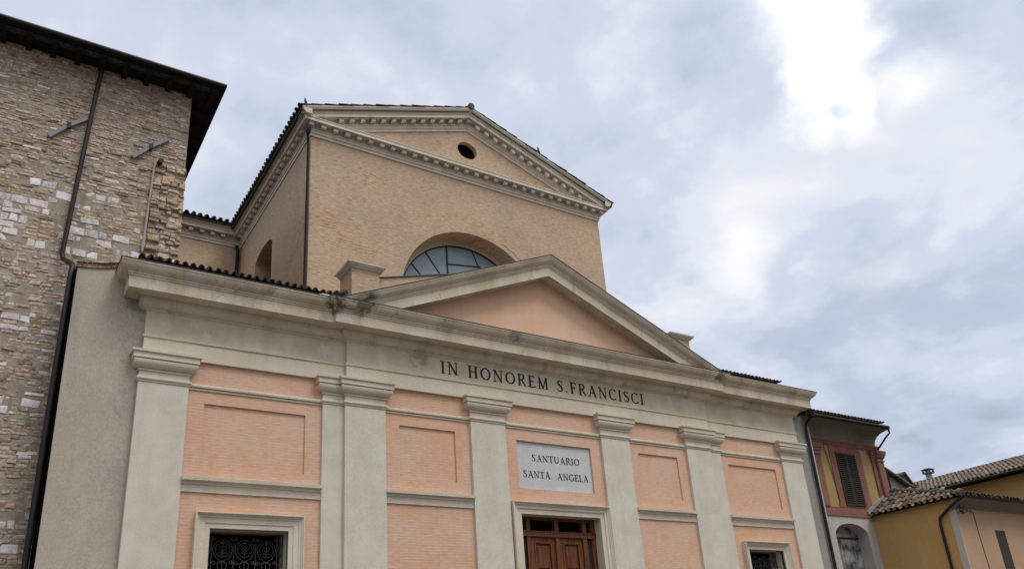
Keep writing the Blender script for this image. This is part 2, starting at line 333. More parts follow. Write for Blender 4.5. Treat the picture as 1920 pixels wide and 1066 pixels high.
def clip_below(o, z, normal=(0, 0, 1), x=0):
    bm = bmesh.new(); bm.from_mesh(o.data)
    bmesh.ops.bisect_plane(bm, geom=bm.verts[:] + bm.edges[:] + bm.faces[:], plane_co=(x, 0, z), plane_no=normal, clear_inner=True)
    bm.to_mesh(o.data); bm.free()
def rect(u0, u1, z0, z1): return [(u0, z0), (u1, z0), (u1, z1), (u0, z1)]
def polywall(mb, outer, holes, P):             # holes: (points, depth, back?)
    polys = [outer] + [h[0] for h in holes]
    flat = [p for q in polys for p in q]
    tris = tessellate_polygon([[Vector((a, b_, 0)) for a, b_ in q] for q in polys])
    mb.add([P(u, z, 0) for u, z in flat], tris)
    for pts, d, back in holes:
        n = len(pts); mb.add([P(u, z, 0) for u, z in pts] + [P(u, z, d) for u, z in pts], [(i, (i + 1) % n, (i + 1) % n + n, i + n) for i in range(n)])
        if back: mb.add([P(u, z, d) for u, z in pts], [tuple(range(n))])
def arc(cx, cz, r, a0, a1, n, rz=None):
    rz = rz or r
    return [(cx + r * math.cos(R(a0 + (a1 - a0) * i / n)), cz + rz * math.sin(R(a0 + (a1 - a0) * i / n))) for i in range(n + 1)]

TP = [(0.085, 0.05, 0.038), (0.11, 0.065, 0.045), (0.07, 0.05, 0.04), (0.14, 0.08, 0.055), (0.06, 0.045, 0.038)]
def tile_roof(mb, O, U, V, W, L, pitch=0.2, row=0.36, pal=TP, under=True, jit=0.01, thick=0.02, clip=None, seed=1):
    rnd = random.Random(seed)
    O, U, V = Vector(O), Vector(U).normalized(), Vector(V).normalized(); Nn = U.cross(V).normalized()
    if Nn.z < 0: Nn = -Nn
    nc = max(1, int(W / pitch)); nr = max(1, int(L / row) + 1)
    if under:
        d = Nn * -0.05
        a = [O, O + U * W, O + U * W + V * L, O + V * L]
        if clip is None: mb.prism([p + d * 0.9 for p in a], d, (0.05, 0.04, 0.035))
    for kind in (0, 1):
        for c in range(nc + (0 if kind else 1)):
            for r_ in range(nr):
                u = c * pitch + (pitch / 2 if kind else 0) + rnd.uniform(-jit, jit)
                v0 = r_ * row - 0.02 + rnd.uniform(-jit, jit); v1 = min(v0 + row * 1.12, L)
                if clip and not clip(u, v0 + 0.1): continue
                ra = pitch * (0.36 if kind else 0.33); rb = ra * 0.84; sgn = 1 if kind == 0 else -1
                lift = 0.035 if kind == 0 else 0.0
                tc_ = rnd.choice(pal); k_ = rnd.uniform(0.82, 1.18); tc_ = tuple(x * k_ for x in tc_)
                vs = []
                for (v, rr, hh) in ((v0, ra, 0.018 + lift), (v1, rb, lift - 0.004)):
                    for th in (0, thick):
                        for q in range(7):
                            a = math.pi * q / 6; r2 = rr - th
                            vs.append(O + U * (u + math.cos(a) * r2) + V * v + Nn * (hh + sgn * math.sin(a) * r2 * 0.75 + (0.0 if kind == 0 else 0.03)))
                fs = []
                for q in range(6):
                    fs += [(q, q + 1, q + 15, q + 14), (q + 7, q + 21, q + 22, q + 8), (q, q + 7, q + 8, q + 1)]
                mb.add(vs, fs, tc_)

# ------------------------------------------------------------------ setting
g_ = MB(); g_.add([(-600, -600, 0), (600, -600, 0), (600, 600, 0), (-600, 600, 0)], [(0, 1, 2, 3)])
gr = g_.build('ground', M['paving'], fix=False); gr['kind'] = 'structure'

# ================================================================== CHURCH
ch = thing('church', 'cream and salmon church with pilasters and pediment, tall buff brick nave behind', 'church', (10.45, 0, 0))
BF = 0.08          # the middle three bays stand this much forward
# --- facade wall
WS, WC = .06, -.01          # wall plane of the side bays, of the middle bays
panels = [(3.04, 4.86, 5.43, 6.56), (6.74, 7.995, 5.49, 6.56), (12.93, 14.19, 5.49, 6.555), (16.03, 17.83, 5.48, 6.56)]
segs = [(1.95, 5.6, WS, [(rect(*panels[0]), 0.035, True), (rect(3.25, 4.62, 2.08, 4.42), 0.42, False)]),
        (5.6, 15.33, WC, [(rect(*panels[1]), 0.035, True), (rect(*panels[2]), 0.035, True), (rect(9.495, 11.50, 5.49, 6.53), 0.06, True), (rect(9.45, 11.57, 0.28, 4.965), 0.38, False)]),
        (15.33, 18.94, WS, [(rect(*panels[3]), 0.035, True), (rect(16.21, 17.52, 2.08, 4.43), 0.42, False)])]
for xa_, xb_, wy_, hl_ in segs:
    wall = MB(); polywall(wall, rect(xa_, xb_, 0, 7.6), hl_, lambda u, z, d: (u, wy_ + d, z))
    wall.build('facade_wall', M['pinkbrick'], ch, fix=False)
core = MB(); core.box(1.95, 18.94, 0.62, 2.8, 0, 8.7); core.build('masonry_core', M['greywall'], ch)
# --- pilasters
CAPP = [(0.0, 6.80), (-0.006, 6.803), (-0.006, 6.812), (0.014, 6.815), (0.014, 6.838), (0.026, 6.842), (0.036, 6.858), (0.038, 6.875), (0.034, 6.892), (0.0, 6.897), (0.0, 7.0), (0.0, 7.003), (0.022, 7.005), (0.024, 7.032), (0.012, 7.036), (0.012, 7.044), (0.035, 7.048),
        (0.062, 7.062), (0.088, 7.088), (0.106, 7.12), (0.115, 7.155), (0.112, 7.18), (0.095, 7.186), (0.095, 7.196), (0.13, 7.198), (0.13, 7.292), (0.14, 7.296), (0.158, 7.30), (0.16, 7.338), (-0.02, 7.36)]
def pilaster(x0, x1, yf, path=None):
    s = MB()
    pts = path or [(x0, 0.12), (x0, yf), (x1, yf), (x1, 0.12)]
    s.sweep(pts, [(0, 0), (0, 6.802)], cap=False)
    o = s.build('pilaster', M['shaft'], ch)
    c = MB(); c.sweep(pts, CAPP, cap=False)
    xs = [p[0] for p in pts]
    # flat top of the capital
    c.add([(xs[0] - .15, .12, 7.347), (xs[0] - .15, yf - .13, 7.347), (xs[-1] + .15, yf - .13, 7.347), (xs[-1] + .15, .12, 7.347)], [(0, 1, 2, 3)])
    c.build('capital', M['stucco'], o)
pilaster(1.935, 2.75, 0)
pilaster(0, 0, 0, [(5.17, 0.12), (5.17, 0), (5.585, 0), (5.585, -BF), (6.42, -BF), (6.42, 0.12)])
pilaster(8.34, 9.19, -BF)
pilaster(11.80, 12.64, -BF)
pilaster(0, 0, 0, [(14.49, 0.12), (14.49, -BF), (15.33, -BF), (15.33, 0), (15.75, 0), (15.75, 0.12)])
pilaster(18.10, 18.94, 0)
# --- string courses across the bays
bays = [(2.75, 5.17), (6.42, 8.34), (9.19, 11.80), (12.64, 14.49), (15.75, 18.10)]
for i, (a, b_) in enumerate(bays):
    wy_ = WS if i in (0, 4) else WC
    s = MB(); s.sweep([(a, wy_), (b_, wy_)], [(0, 6.785), (.022, 6.785), (.022, 6.812), (.008, 6.815), (.008, 6.828), (.045, 6.832), (.05, 6.86), (.042, 6.887), (0, 6.895)])
    s.build('string_course', M['stucco'], ch)
    if i == 2: continue
    s = MB(); s.sweep([(a, wy_), (b_, wy_)], [(0, 4.99), (.03, 4.99), (.03, 5.115), (.05, 5.12), (.055, 5.15), (.085, 5.17), (.115, 5.175), (.12, 5.235), (0, 5.245)])
    s.build('string_course', M['stucco'], ch)
# --- entablature
epath = [(1.955, 0.10), (1.955, 0), (5.61, 0), (5.61, -BF), (15.37, -BF), (15.37, 0), (18.93, 0), (18.93, 0.5)]
s = MB(); s.sweep(epath, [(-.12, 7.305), (0, 7.305), (0, 7.628), (.022, 7.632), (.026, 7.665), (-.1, 7.675)])
s.build('architrave', M['stucco'], ch)
s = MB(); s.sweep(epath, [(0, 7.66), (0, 8.24)]); s.build('frieze', M['frieze'], ch)
CORN = [(-.1, 8.12), (0.014, 8.125), (.02, 8.15), (.035, 8.155), (.06, 8.165), (.10, 8.195), (.13, 8.24), (.143, 8.285), (.145, 8.335), (.36, 8.35), (.36, 8.335), (.386, 8.335),
        (.386, 8.545), (.402, 8.55), (.402, 8.58), (.42, 8.585), (.42, 8.615), (.436, 8.62), (.455, 8.635), (.485, 8.655), (.512, 8.685), (.53, 8.72), (.538, 8.745), (.55, 8.75), (.55, 8.775), (-.1, 8.80)]
s = MB(); s.sweep(epath, CORN); s.build('cornice', M['cornice'], ch)
s = MB(); s.sweep(epath, [(0, 8.81), (.558, 8.779), (.562, 8.783), (.562, 8.792), (0, 8.83)]); s.build('lead_flashing', M['lead'], ch)
# cornice block joint stains are in the material; tympanum
PX = 10.45; SL = 0.42
def zb(x, z0, sl=SL): return z0 - sl * abs(x - PX)
tm = MB(); TY_ = -.13; tm.prism([(5.2, TY_, 8.6), (15.7, TY_, 8.6), (15.7, TY_, zb(15.7, 10.75) + .1), (PX, TY_, 10.75), (5.2, TY_, zb(5.2, 10.75) + .1)], (0, .4, 0))
tm.build('tympanum', M['tymp'], ch)
RK = [(-.1, .0), (.36, .0), (.36, -.018), (.386, -.018), (.386, .205), (.402, .21), (.402, .24), (.42, .245), (.42, .275), (.436, .285), (.455, .30), (.485, .32), (.512, .35), (.53, .385), (.538, .41), (.55, .418), (.55, .445), (-.1, .46)]
st = [(x, zb(x, 10.505)) for x in (5.0, PX, 15.9)]
s = MB(); s.rake(RK, st, -BF - .004); o = s.build('raking_cornice', M['cornice'], ch); clip_below(o, 8.776)
s = MB(); s.rake([(-.2, .472), (.56, .448), (.565, .452), (.565, .464), (-.2, .49)], st, -BF - .004); o = s.build('lead_flashing', M['lead'], ch); clip_below(o, 8.79)
# --- inscription (own serif capitals)
T_, t_ = 0.16, 0.075
def ell(cx, cz, rx, rz, a0, a1, n=26, wmax=T_, wmin=t_):
    pts = []
    for i in range(n + 1):
        a = R(a0 + (a1 - a0) * i / n); pts.append((cx + rx * math.cos(a), cz + rz * math.sin(a), wmin + (wmax - wmin) * abs(math.cos(a)) ** 1.3))
    return pts
def ln(x0, z0, x1, z1, w_): return [(x0, z0, w_), (x1, z1, w_)]
def sf(x, z, l=0.17): return ('s', x - l, x + l, z)
GL = {
 'I': (.36, [ln(.18, 0, .18, 1, T_), sf(.18, 0), sf(.18, 1)]),
 'N': (.86, [ln(.15, 0, .15, 1, t_), ln(.13, 1, .71, 0, T_), ln(.71, 0, .71, 1, t_), sf(.15, 0, .13), sf(.12, 1, .11), sf(.71, 1, .13)]),
 'H': (.84, [ln(.17, 0, .17, 1, T_), ln(.67, 0, .67, 1, T_), ln(.17, .52, .67, .52, t_), sf(.17, 0), sf(.17, 1), sf(.67, 0), sf(.67, 1)]),
 'O': (.90, [ell(.45, .5, .36, .47, 0, 360, 40)]),
 'R': (.76, [ln(.17, 0, .17, 1, T_), sf(.17, 0), ('s', 0, .2, 1), ln(.17, .97, .38, .97, t_), ell(.38, .75, .19, .22, 90, -90, 16), ln(.17, .52, .38, .52, t_), ln(.36, .5, .68, .02, T_), ('s', .6, .78, 0)]),
 'E': (.66, [ln(.17, 0, .17, 1, T_), ln(.0, .97, .56, .97, t_), ln(.17, .51, .46, .51, t_), ln(.0, .03, .60, .03, t_), ln(.55, 1, .56, .82, t_), ln(.6, 0, .61, .2, t_), ln(.46, .42, .46, .6, t_)]),
 'M': (1.0, [ln(.16, 0, .19, 1, t_), ln(.17, 1, .50, 0, T_), ln(.50, 0, .80, 1, t_), ln(.81, 1, .85, 0, T_), sf(.16, 0, .13), sf(.85, 0, .15), ('s', .06, .2, 1), ('s', .8, .94, 1)]),
 'S': (.62, [[(.52, .78, t_), (.49, .90, t_), (.38, .965, t_ * .9), (.27, .965, .09), (.16, .90, .13), (.12, .78, .15), (.17, .66, .16), (.29, .56, .17), (.41, .46, .17), (.50, .34, .16), (.50, .20, .15), (.43, .09, .12), (.30, .035, t_), (.18, .04, t_), (.09, .12, t_), (.06, .26, t_)]]),
 '.': (.26, [ln(.10, 0, .10, .15, T_)]),
 'F': (.62, [ln(.17, 0, .17, 1, T_), ln(.0, .97, .56, .97, t_), ln(.17, .50, .45, .50, t_), ln(.55, 1, .56, .8, t_), ln(.45, .4, .45, .6, t_), sf(.17, 0)]),
 'A': (.86, [ln(.13, 0, .43, .98, t_), ln(.41, 1, .73, 0, T_), ln(.24, .34, .6, .34, t_), sf(.13, 0, .13), sf(.73, 0, .14)]),
 'C': (.78, [ell(.45, .5, .36, .47, 48, 318, 32), ln(.69, .98, .70, .76, t_), ln(.70, .02, .71, .2, t_)]),
 'T': (.72, [ln(.36, 0, .36, 1, T_), ln(.02, .97, .70, .97, t_), ln(.03, 1, .02, .8, t_), ln(.69, 1, .70, .8, t_), sf(.36, 0)]),
 'U': (.84, [ln(.17, 1, .17, .32, T_), ell(.43, .32, .26, .29, 180, 360, 16), ln(.69, .32, .69, 1, t_), sf(.17, 1), sf(.69, 1, .12)]),
 'L': (.62, [ln(.17, 0, .17, 1, T_), sf(.17, 1), ln(.0, .03, .56, .03, t_), ln(.56, 0, .58, .22, t_)]),
 'G': (.86, [ell(.45, .5, .36, .47, 48, 330, 32), ln(.69, .98, .70, .76, t_), ln(.72, .05, .72, .42, T_), ('s', .58, .84, .42)]),
 ' ': (.42, [])}
def text(mb, string, x0, x1, z0, h, y, track=.13, extra=None, depth=0.006):
    adv = sum(GL[c][0] + track for c in string) - track; k = (x1 - x0) / adv; x = x0; q = 0
    for c_ in string:
        ad, strokes = GL[c_]
        for stx in strokes:
            q += 1; yy = y - (q % 7) * 0.0004
            if stx[0] == 's':
                _, a, b2, z = stx; zc = z + (-.02 if z > .5 else .02) if z in (0, 1) else z
                mb.prism([(x + a * k, yy, z0 + (zc - .026) * h), (x + b2 * k, yy, z0 + (zc - .026) * h), (x + b2 * k, yy, z0 + (zc + .026) * h), (x + a * k, yy, z0 + (zc + .026) * h)], (0, depth, 0)); continue
            L_, R_ = [], []
            for i, (sx, sz, w_) in enumerate(stx):
                p0 = stx[max(i - 1, 0)]; p1 = stx[min(i + 1, len(stx) - 1)]
                d = Vector((p1[0] - p0[0], p1[1] - p0[1])).normalized(); nn_ = Vector((-d.y, d.x)) * w_ / 2
                if len(stx) == 2 and abs(d.y) > .6: nn_ = Vector((-w_ / 2 if d.y > 0 else w_ / 2, 0))
                L_.append((x + (sx + nn_.x) * k, yy, z0 + (sz + nn_.y) * h)); R_.append((x + (sx - nn_.x) * k, yy, z0 + (sz - nn_.y) * h))
            for i in range(len(stx) - 1):
                mb.prism([L_[i], L_[i + 1], R_[i + 1], R_[i]], (0, depth, 0))
        x += (ad + track) * k
s = MB(); pass
FT = 'IN HONOREM S.FRANCISCI'; adv_ = sum(GL[c][0] + .2 for c in FT) - .2; kk = (13.27 - 7.68) / adv_; xx = 7.68; i0 = 0
for wd_ in FT.split(' '):
    wl_ = (sum(GL[c][0] + .2 for c in wd_) - .2) * kk
    s = MB(); text(s, wd_, xx, xx + wl_, 7.775, .275, -BF - .006, .2); s.build('inscription', M['ink'], ch); xx += wl_ + (.2 + GL[' '][0] + .2) * kk
# --- plaque
s = MB(); s.box(9.50, 11.495, .035, .049, 5.495, 6.525); pq = s.build('plaque', M['marble'], ch)
for tx_, a_, b_, z_ in (('SANTUARIO', 9.89, 11.18, 6.113), ('SANTA', 9.64, 10.345, 5.747), ('ANGELA', 10.53, 11.39, 5.747)):
    s = MB(); text(s, tx_, a_, b_, z_, .149, .032, .1); s.build('lettering', M['ink'], pq)
# --- windows with wrought iron
def frame_sweep(mb, x0, x1, z0, z1, prof, y0):   # open at the bottom; prof (in-plane outward w, out)
    rows = []
    for (px_, pz_, ox, oz) in ((x0, z0, -1, 0), (x0, z1, -1, 1), (x1, z1, 1, 1), (x1, z0, 1, 0)):
        rows.append([(px_ + ox * w_, y0 - o_, pz_ + oz * w_) for w_, o_ in prof])
    k = len(prof); mb.add([p for r_ in rows for p in r_], [(i * k + j, (i + 1) * k + j, (i + 1) * k + j + 1, i * k + j + 1) for i in range(3) for j in range(k - 1)])
def spiral(cx, cz, r0, turns, a0, sgn, n=18):
    return [(cx + r0 * (1 - .8 * i / n) * math.cos(a0 + sgn * turns * 2 * math.pi * i / n), cz + r0 * (1 - .8 * i / n) * math.sin(a0 + sgn * turns * 2 * math.pi * i / n)) for i in range(n + 1)]
def iron_window(x0, x1, z1, fo, ztop):
    win = MB(); win.box(x0 - .02, x1 + .02, .50, .52, 2.0, z1 + .05); wo = win.build('window', M['dark'], ch)
    r_ = MB(); r_.add([(x0, WS + .005, 2), (x0, .5, 2), (x0, .5, z1), (x0, WS + .005, z1)], [(0, 1, 2, 3)]); r_.add([(x1, WS + .005, 2), (x1, .5, 2), (x1, .5, z1), (x1, WS + .005, z1)], [(0, 1, 2, 3)]); r_.add([(x0, WS + .005, z1), (x0, .5, z1), (x1, .5, z1), (x1, WS + .005, z1)], [(0, 1, 2, 3)])
    r_.box(x0 - .02, x1 + .02, WS + .002, .5, 2.0, 2.1); r_.build('reveal', M['stucco'], wo)
    f = MB(); wdt = fo
    frame_sweep(f, x0, x1, 2.1, z1, [(0, -.06), (0, .035), (.08, .035), (.085, .05), (wdt - .065, .055), (wdt - .06, .07), (wdt - .035, .075), (wdt - .02, .10), (wdt, .115), (wdt + .002, .13), (wdt + .02, .13), (wdt + .02, 0)], WS)
    f.build('frame', M['stucco'], wo)
    g = MB(); y = .30; ir = .0065
    def tb(pts, r=ir): g.tube([(a, y + random.uniform(-.004, .004), b2) for a, b2 in pts], r, 5)
    W_ = x1 - x0; mrg = .11; xa, xb = x0 + mrg, x1 - mrg
    for xx in (x0 + .015, xa, xb, x1 - .015): tb([(xx, 2.1), (xx, z1 - .05)], .009)
    cw_ = (xb - xa) / 3
    for row_ in range(4):
        zc = z1 - .30 - row_ * .56
        for k in range(3):
            cx = xa + cw_ * (k + .5); r0 = cw_ * .33
            tb(arc(cx, zc, r0, 0, 360, 24)); tb(arc(cx, zc, r0 * 1.33, -50, 230, 22))
            tb([(cx, zc - r0 * 1.1), (cx, zc + r0 * 1.35)])
            for sg in (-1, 1):
                tb([(cx + sg * .0 + sg * (a), b2) for a, b2 in [(0, zc - r0 * .35), (r0 * .25, zc - r0 * .1), (r0 * .5, zc + r0 * .2), (r0 * .45, zc + r0 * .5), (r0 * .2, zc + r0 * .45), (r0 * .22, zc + r0 * .25)]])
                tb([(cx, zc - r0 * .6), (cx + sg * r0 * .4, zc - r0 * .35), (cx + sg * r0 * .6, zc - r0 * .55)])
                tb([(cx + sg * r0 * 1.3, zc - r0 * .3), (cx + sg * r0 * .9, zc - r0 * 1.1), (cx, zc - r0 * 1.65), (cx - sg * r0 * .7, zc - r0 * 1.9)])
                tb(spiral(cx + sg * r0 * 1.15, zc - r0 * 1.75, r0 * .3, 1.2, 0, sg)); tb(spiral(cx + sg * cw_ * .42, zc + r0 * 1.45, r0 * .26, 1.2, 1, sg))
            # small lower ring with a bud
            tb(arc(cx, zc - r0 * 2.2, r0 * .62, 0, 360, 18)); tb([(cx, zc - r0 * 2.8), (cx, zc - r0 * 1.6)])
            g.add([(cx - .012, y, zc), (cx, y - .01, zc - .03), (cx + .012, y, zc), (cx, y - .01, zc + .03)], [(0, 1, 2, 3)])
            g.add([(cx - .014, y, zc + r0 * .9), (cx, y - .012, zc + r0 * .7), (cx + .014, y, zc + r0 * .9), (cx, y - .012, zc + r0 * 1.35)], [(0, 1, 2, 3)])
        for k in range(4):
            cx = xa + cw_ * k if 0 < k < 3 else None
            if cx:
                g.prism([(cx - .035, y, zc - .20), (cx + .035, y, zc - .20), (cx, y, zc - .27)], (0, .008, 0)); tb([(cx, zc - .42), (cx, zc + .12)])
        for sx in (x0 + mrg / 2, x1 - mrg / 2):
            tb(arc(sx, zc, .035, 0, 360, 12, .1)); tb([(sx, zc - .28), (sx, zc + .25)]); tb(arc(sx, zc - .24, .03, 0, 360, 12)); tb(spiral(sx, zc + .17, .04, 1, 0, 1, 10))
    for zr in (z1 - .03, z1 - 1.5): g.box(x0, x1, y - .008, y + .008, zr - .01, zr + .01)
    g.build('grille', M['greyiron'], wo)
iron_window(3.27, 4.60, 4.40, .235, 4.66)
iron_window(16.23, 17.50, 4.41, .17, 4.66)
# --- door
dr = MB(); Yd = .24
dr.box(9.465, 11.555, Yd + .05, Yd + .06, .3, 4.95); door = dr.build('door', M['dark'], ch)
f = MB(); frame_sweep(f, 9.47, 11.55, .3, 4.945, [(0, -.26), (0, .03), (.10, .03), (.105, .052), (.16, .056), (.17, .075), (.185, .08), (.2, .1), (.22, .115), (.222, .125), (.245, .125), (.245, 0)], WC)
f.build('door_surround', M['stucco'], door)
f = MB()
for (a, b2) in ((9.47, 9.60), (9.72, 9.82), (10.455, 10.555), (11.19, 11.31), (11.43, 11.55)): f.box(a, b2, Yd - .045, Yd + .05, .3, 4.945)
f.box(9.47, 11.55, Yd - .06, Yd + .04, 4.53, 4.63); f.box(9.47, 11.55, Yd - .07, Yd - .03, 4.625, 4.645); f.box(9.47, 11.55, Yd - .03, Yd + .045, 4.88, 4.945)
f.build('door_frame', M['wood'], door)
for (a, b2) in ((9.83, 10.45), (10.56, 11.18)):
    f = MB(); y0 = Yd - .01
    z0_, z1_ = .32, 4.525
    f.box(a, a + .09, y0, y0 + .04, z0_, z1_); f.box(b2 - .09, b2, y0, y0 + .04, z0_, z1_)
    zs = [(z1_ - .10, z1_)]
    for (za, zc) in ((3.80, 4.425), (2.9, 3.7), (1.4, 2.8), (.42, 1.3)):
        f.box(a + .09, b2 - .09, y0 + .001, y0 + .039, za - .10 if za > .5 else .32, za)
        frame = [(0, .012), (.02, -.006), (.045, .018)]
        x0_, x1_ = a + .09, b2 - .09
        f.box(x0_, x1_, y0 + .03, y0 + .038, za, zc)
        # raised moulding and field
        for (u0, u1, w0, w1) in ((x0_, x1_, zc - .03, zc), (x0_, x1_, za, za + .03), (x0_, x0_ + .03, za + .03, zc - .03), (x1_ - .03, x1_, za + .03, zc - .03)):
            f.box(u0, u1, y0 - .012, y0 + .031, w0, w1)
        q0, q1, q2, q3 = x0_ + .07, x1_ - .07, za + .07, zc - .07
        f.add([(q0, y0 + .029, q2), (q1, y0 + .029, q2), (q1, y0 + .029, q3), (q0, y0 + .029, q3), (q0 + .03, y0 + .008, q2 + .03), (q1 - .03, y0 + .008, q2 + .03), (q1 - .03, y0 + .008, q3 - .03), (q0 + .03, y0 + .008, q3 - .03)],
              [(4, 5, 6, 7), (0, 1, 5, 4), (1, 2, 6, 5), (2, 3, 7, 6), (3, 0, 4, 7)])
    f.box(a + .09, b2 - .09, y0 + .001, y0 + .039, z1_ - .10, z1_)
    f.build('door_leaf', M['wood'], door)
for (a, b2) in ((9.60, 9.72), (11.31, 11.43)):
    f = MB(); k = 0; z = 4.45
    while z > 2.2:
        c = (a + b2) / 2
        f.tube([(q[0], Yd + .01, q[1]) for q in arc(c, z, .04, 0, 360, 12, .045)], .006, 5); f.tube([(a, Yd + .01, z - .05), (b2, Yd + .01, z + .05)], .005, 5); f.tube([(a, Yd + .01, z + .05), (b2, Yd + .01, z - .05)], .005, 5); z -= .1
    f.build('lattice', M['greyiron'], door)
for (a, b2) in ((9.83, 10.455), (10.555, 11.19)):
    f = MB(); f.box(a, b2, Yd + .03, Yd + .035, 4.64, 4.655); f.build('sill_strip', M['greyiron'], door)
# --- aisle roofs with tile eaves
AR = Vector((0, 1, .20))
def aisle(xa, xb, seed):
    f = MB()
    tile_roof(f, (xa, -.30, 8.955), (1, 0, 0), AR, xb - xa, 3.1, .142, .36, seed=seed, pal=[(0.10, 0.05, 0.035), (0.075, 0.045, 0.035), (0.13, 0.065, 0.042), (0.06, 0.042, 0.035)])
    o = f.build('aisle_roof', M['tiles'], ch, fix=False)
    g = MB(); g.box(xa, xb, -.27, .5, 8.76, 8.915); g.build('eave_bedding', M['cornice'], ch)
aisle(1.75, 5.20, 3); aisle(15.60, 18.33, 4)
# roof behind the pediment
f = MB()
for sx in (-1, 1):
    x_end = 5.35 if sx < 0 else 15.55
    pts = [(PX, -.2, 10.94), (x_end, -.2, zb(x_end, 10.94)), (x_end, .55, zb(x_end, 10.94)), (PX, .55, 10.94)]
    f.prism(pts, (0, 0, -.03))
f.build('pediment_roof', M['lead'], ch)
# valley and dark roof opening beside the left pier
f = MB(); f.tube([(5.32, .25, 9.16), (5.62, -.05, 9.17)], .10, 12); f.build('gutter_outlet', M['blackpipe'], ch)
f = MB(); tile_roof(f, (4.9, 0.3, 9.14), (1, -.5, .05), (0, 1, .2), .75, .4, .15, .3, seed=8); f.build('valley_tiles', M['tiles'], ch, fix=False)
f = MB(); f.prism([(4.92, -.42, 8.80), (5.12, -.50, 8.80), (5.14, -.40, 8.90), (5.0, -.35, 8.93), (4.9, -.38, 8.88)], (0, .02, 0)); f.build('white_glint', M['white'], ch)  # bright glint on the eave, modelled as a white patch
# piers and parapet
for (a, b2) in ((5.79, 6.41), (14.78, 15.40)):
    f = MB(); f.box(a, b2, .12, .76, 8.4, 9.94); po = f.build('brick_pier', M['navebrick'], ch)
    f = MB(); f.sweep([(b2, .76), (a, .76), (a, .12), (b2, .12), (b2, .76)][1:] , [(0, 9.91), (.03, 9.92), (.05, 9.945), (.085, 9.965), (.085, 9.985), (.11, 9.995), (.115, 10.03), (0, 10.035)])
    f.add([(a - .11, .01, 10.032), (b2 + .11, .01, 10.032), (b2 + .11, .87, 10.032), (a - .11, .87, 10.032)], [(0, 1, 2, 3)])
    f.build('pier_cap', M['navestone'], po)
for sx in (-1, 1):
    f = MB(); X = lambda v: v if sx < 0 else 2 * PX + .25 - v
    f.prism([(X(6.41), .2, 9.0), (X(9.3), .2, 9.6), (X(9.3), .2, 10.63), (X(6.41), .2, 9.83)], (0, .3, 0)); pa = f.build('parapet', M['navebrick'], ch)
    f = MB(); f.prism([(X(6.42), .17, 9.835), (X(9.3), .17, 10.635), (X(9.3), .17, 10.66), (X(6.42), .17, 9.86)], (0, .36, 0)); f.build('coping', M['lead'], pa)

# --- nave
NY = 2.82; NX0, NX1 = 5.77, 15.13; NB = 9.21; NZ = 15.05
s = MB()
lun = arc(PX, 11.17, 2.2, 0, 180, 40); ocu = arc(PX, 16.17, .325, 0, 360, 32, .285)[:-1]
polywall(s, [(NX0, 8), (NX1, 8), (NX1, NZ), (NX1, NZ + .3), (PX, NZ + .36 * 4.68 + .35), (NX0, NZ + .3), (NX0, NZ)], [(lun, .54, False), (ocu, .16, False)], lambda u, z, d: (u, NY + d, z))
sidewin = [(5.80, 11.3), (7.42, 11.3), (7.42, 13.5)] + [(p[0], p[1]) for p in arc(6.61, 13.5, .81, 15, 165, 10, .30)] + [(5.80, 13.5)]
polywall(s, rect(NY, NB, 8, NZ), [(sidewin, .5, False)], lambda u, z, d: (NX0 + d, u, z))
polywall(s, rect(NY, 30, 8, NZ), [], lambda u, z, d: (NX1, u, z))
s.build('nave_wall', M['navebrick'], ch, fix=False)
for xa_, xb_ in ((-3, NX0), (NX1, 18)):
    s = MB(); s.box(xa_, xb_, NB, 16, 8, NZ); s.build('transept_wall', M['navebrick'], ch)
NC = [(0, 0), (.03, 0), (.03, .082), (.055, .085), (.055, .158), (.075, .162), (.08, .188), (.04, .192), (.04, .325), (.235, .325), (.235, .312), (.245, .312), (.245, .40), (.258, .405), (.258, .425), (0, .43)]
npath = [(-3, NB), (NX0, NB), (NX0, NY), (NX1, NY), (NX1, NB), (18, NB)]
s = MB(); s.sweep(npath, [(o_, NZ + z) for o_, z in NC]); nc = s.build('nave_cornice', M['navestone'], ch)
CY = [(.1, .42), (.258, .425), (.262, .445), (.27, .45), (.285, .465), (.315, .49), (.332, .52), (.334, .535), (.35, .54), (.35, .575), (.1, .58)]
for pth in ([(-3, NB), (NX0, NB), (NX0, NY - .345)], [(NX1, NY - .345), (NX1, NB), (18, NB)]):
    s = MB(); s.sweep(pth, [(o_, NZ + z) for o_, z in CY]); s.build('eave_moulding', M['navestone'], ch)
NR0 = 16.84; NS = .36
st2 = [(x, zb(x, NR0, NS)) for x in (NX0 - .35, PX, NX1 + .35)]
prof = [(o_, z * 1.06) for o_, z in NC[:-1]] + [(o_, z * 1.06) for o_, z in CY[1:-1]] + [(0, .615)]
s = MB(); s.rake(prof, st2, NY - .002); nr = s.build('nave_raking_cornice', M['navestone'], ch); clip_below(nr, NZ + .426)
def modillion(u0, u1, f0, f1, z0, z1, P, parent, shear=0):
    mb = MB(); vs = []
    for u, f_ in ((u0, f0), (u1, f0), (u1, f1), (u0, f1)):
        vs.append(P(u, f_, z0 + shear * (u - u0)))
    for u, f_ in ((u0, f0), (u1, f0), (u1, f1), (u0, f1)):
        vs.append(P(u, f_, z1 + shear * (u - u0)))
    mb.add(vs, [(0, 3, 2, 1), (4, 5, 6, 7), (0, 1, 5, 4), (1, 2, 6, 5), (2, 3, 7, 6), (3, 0, 4, 7)])
    o = mb.build('modillion', M['navestone'], parent); return o
nm = 29; pitch = (NX1 - NX0 + .1) / nm
for i in range(nm + 1):
    u = NX0 - .05 + i * pitch; modillion(u - .06, u + .06, .03, .19, NZ + .215, NZ + .322, lambda a, f_, z: (a, NY - f_, z), nc)
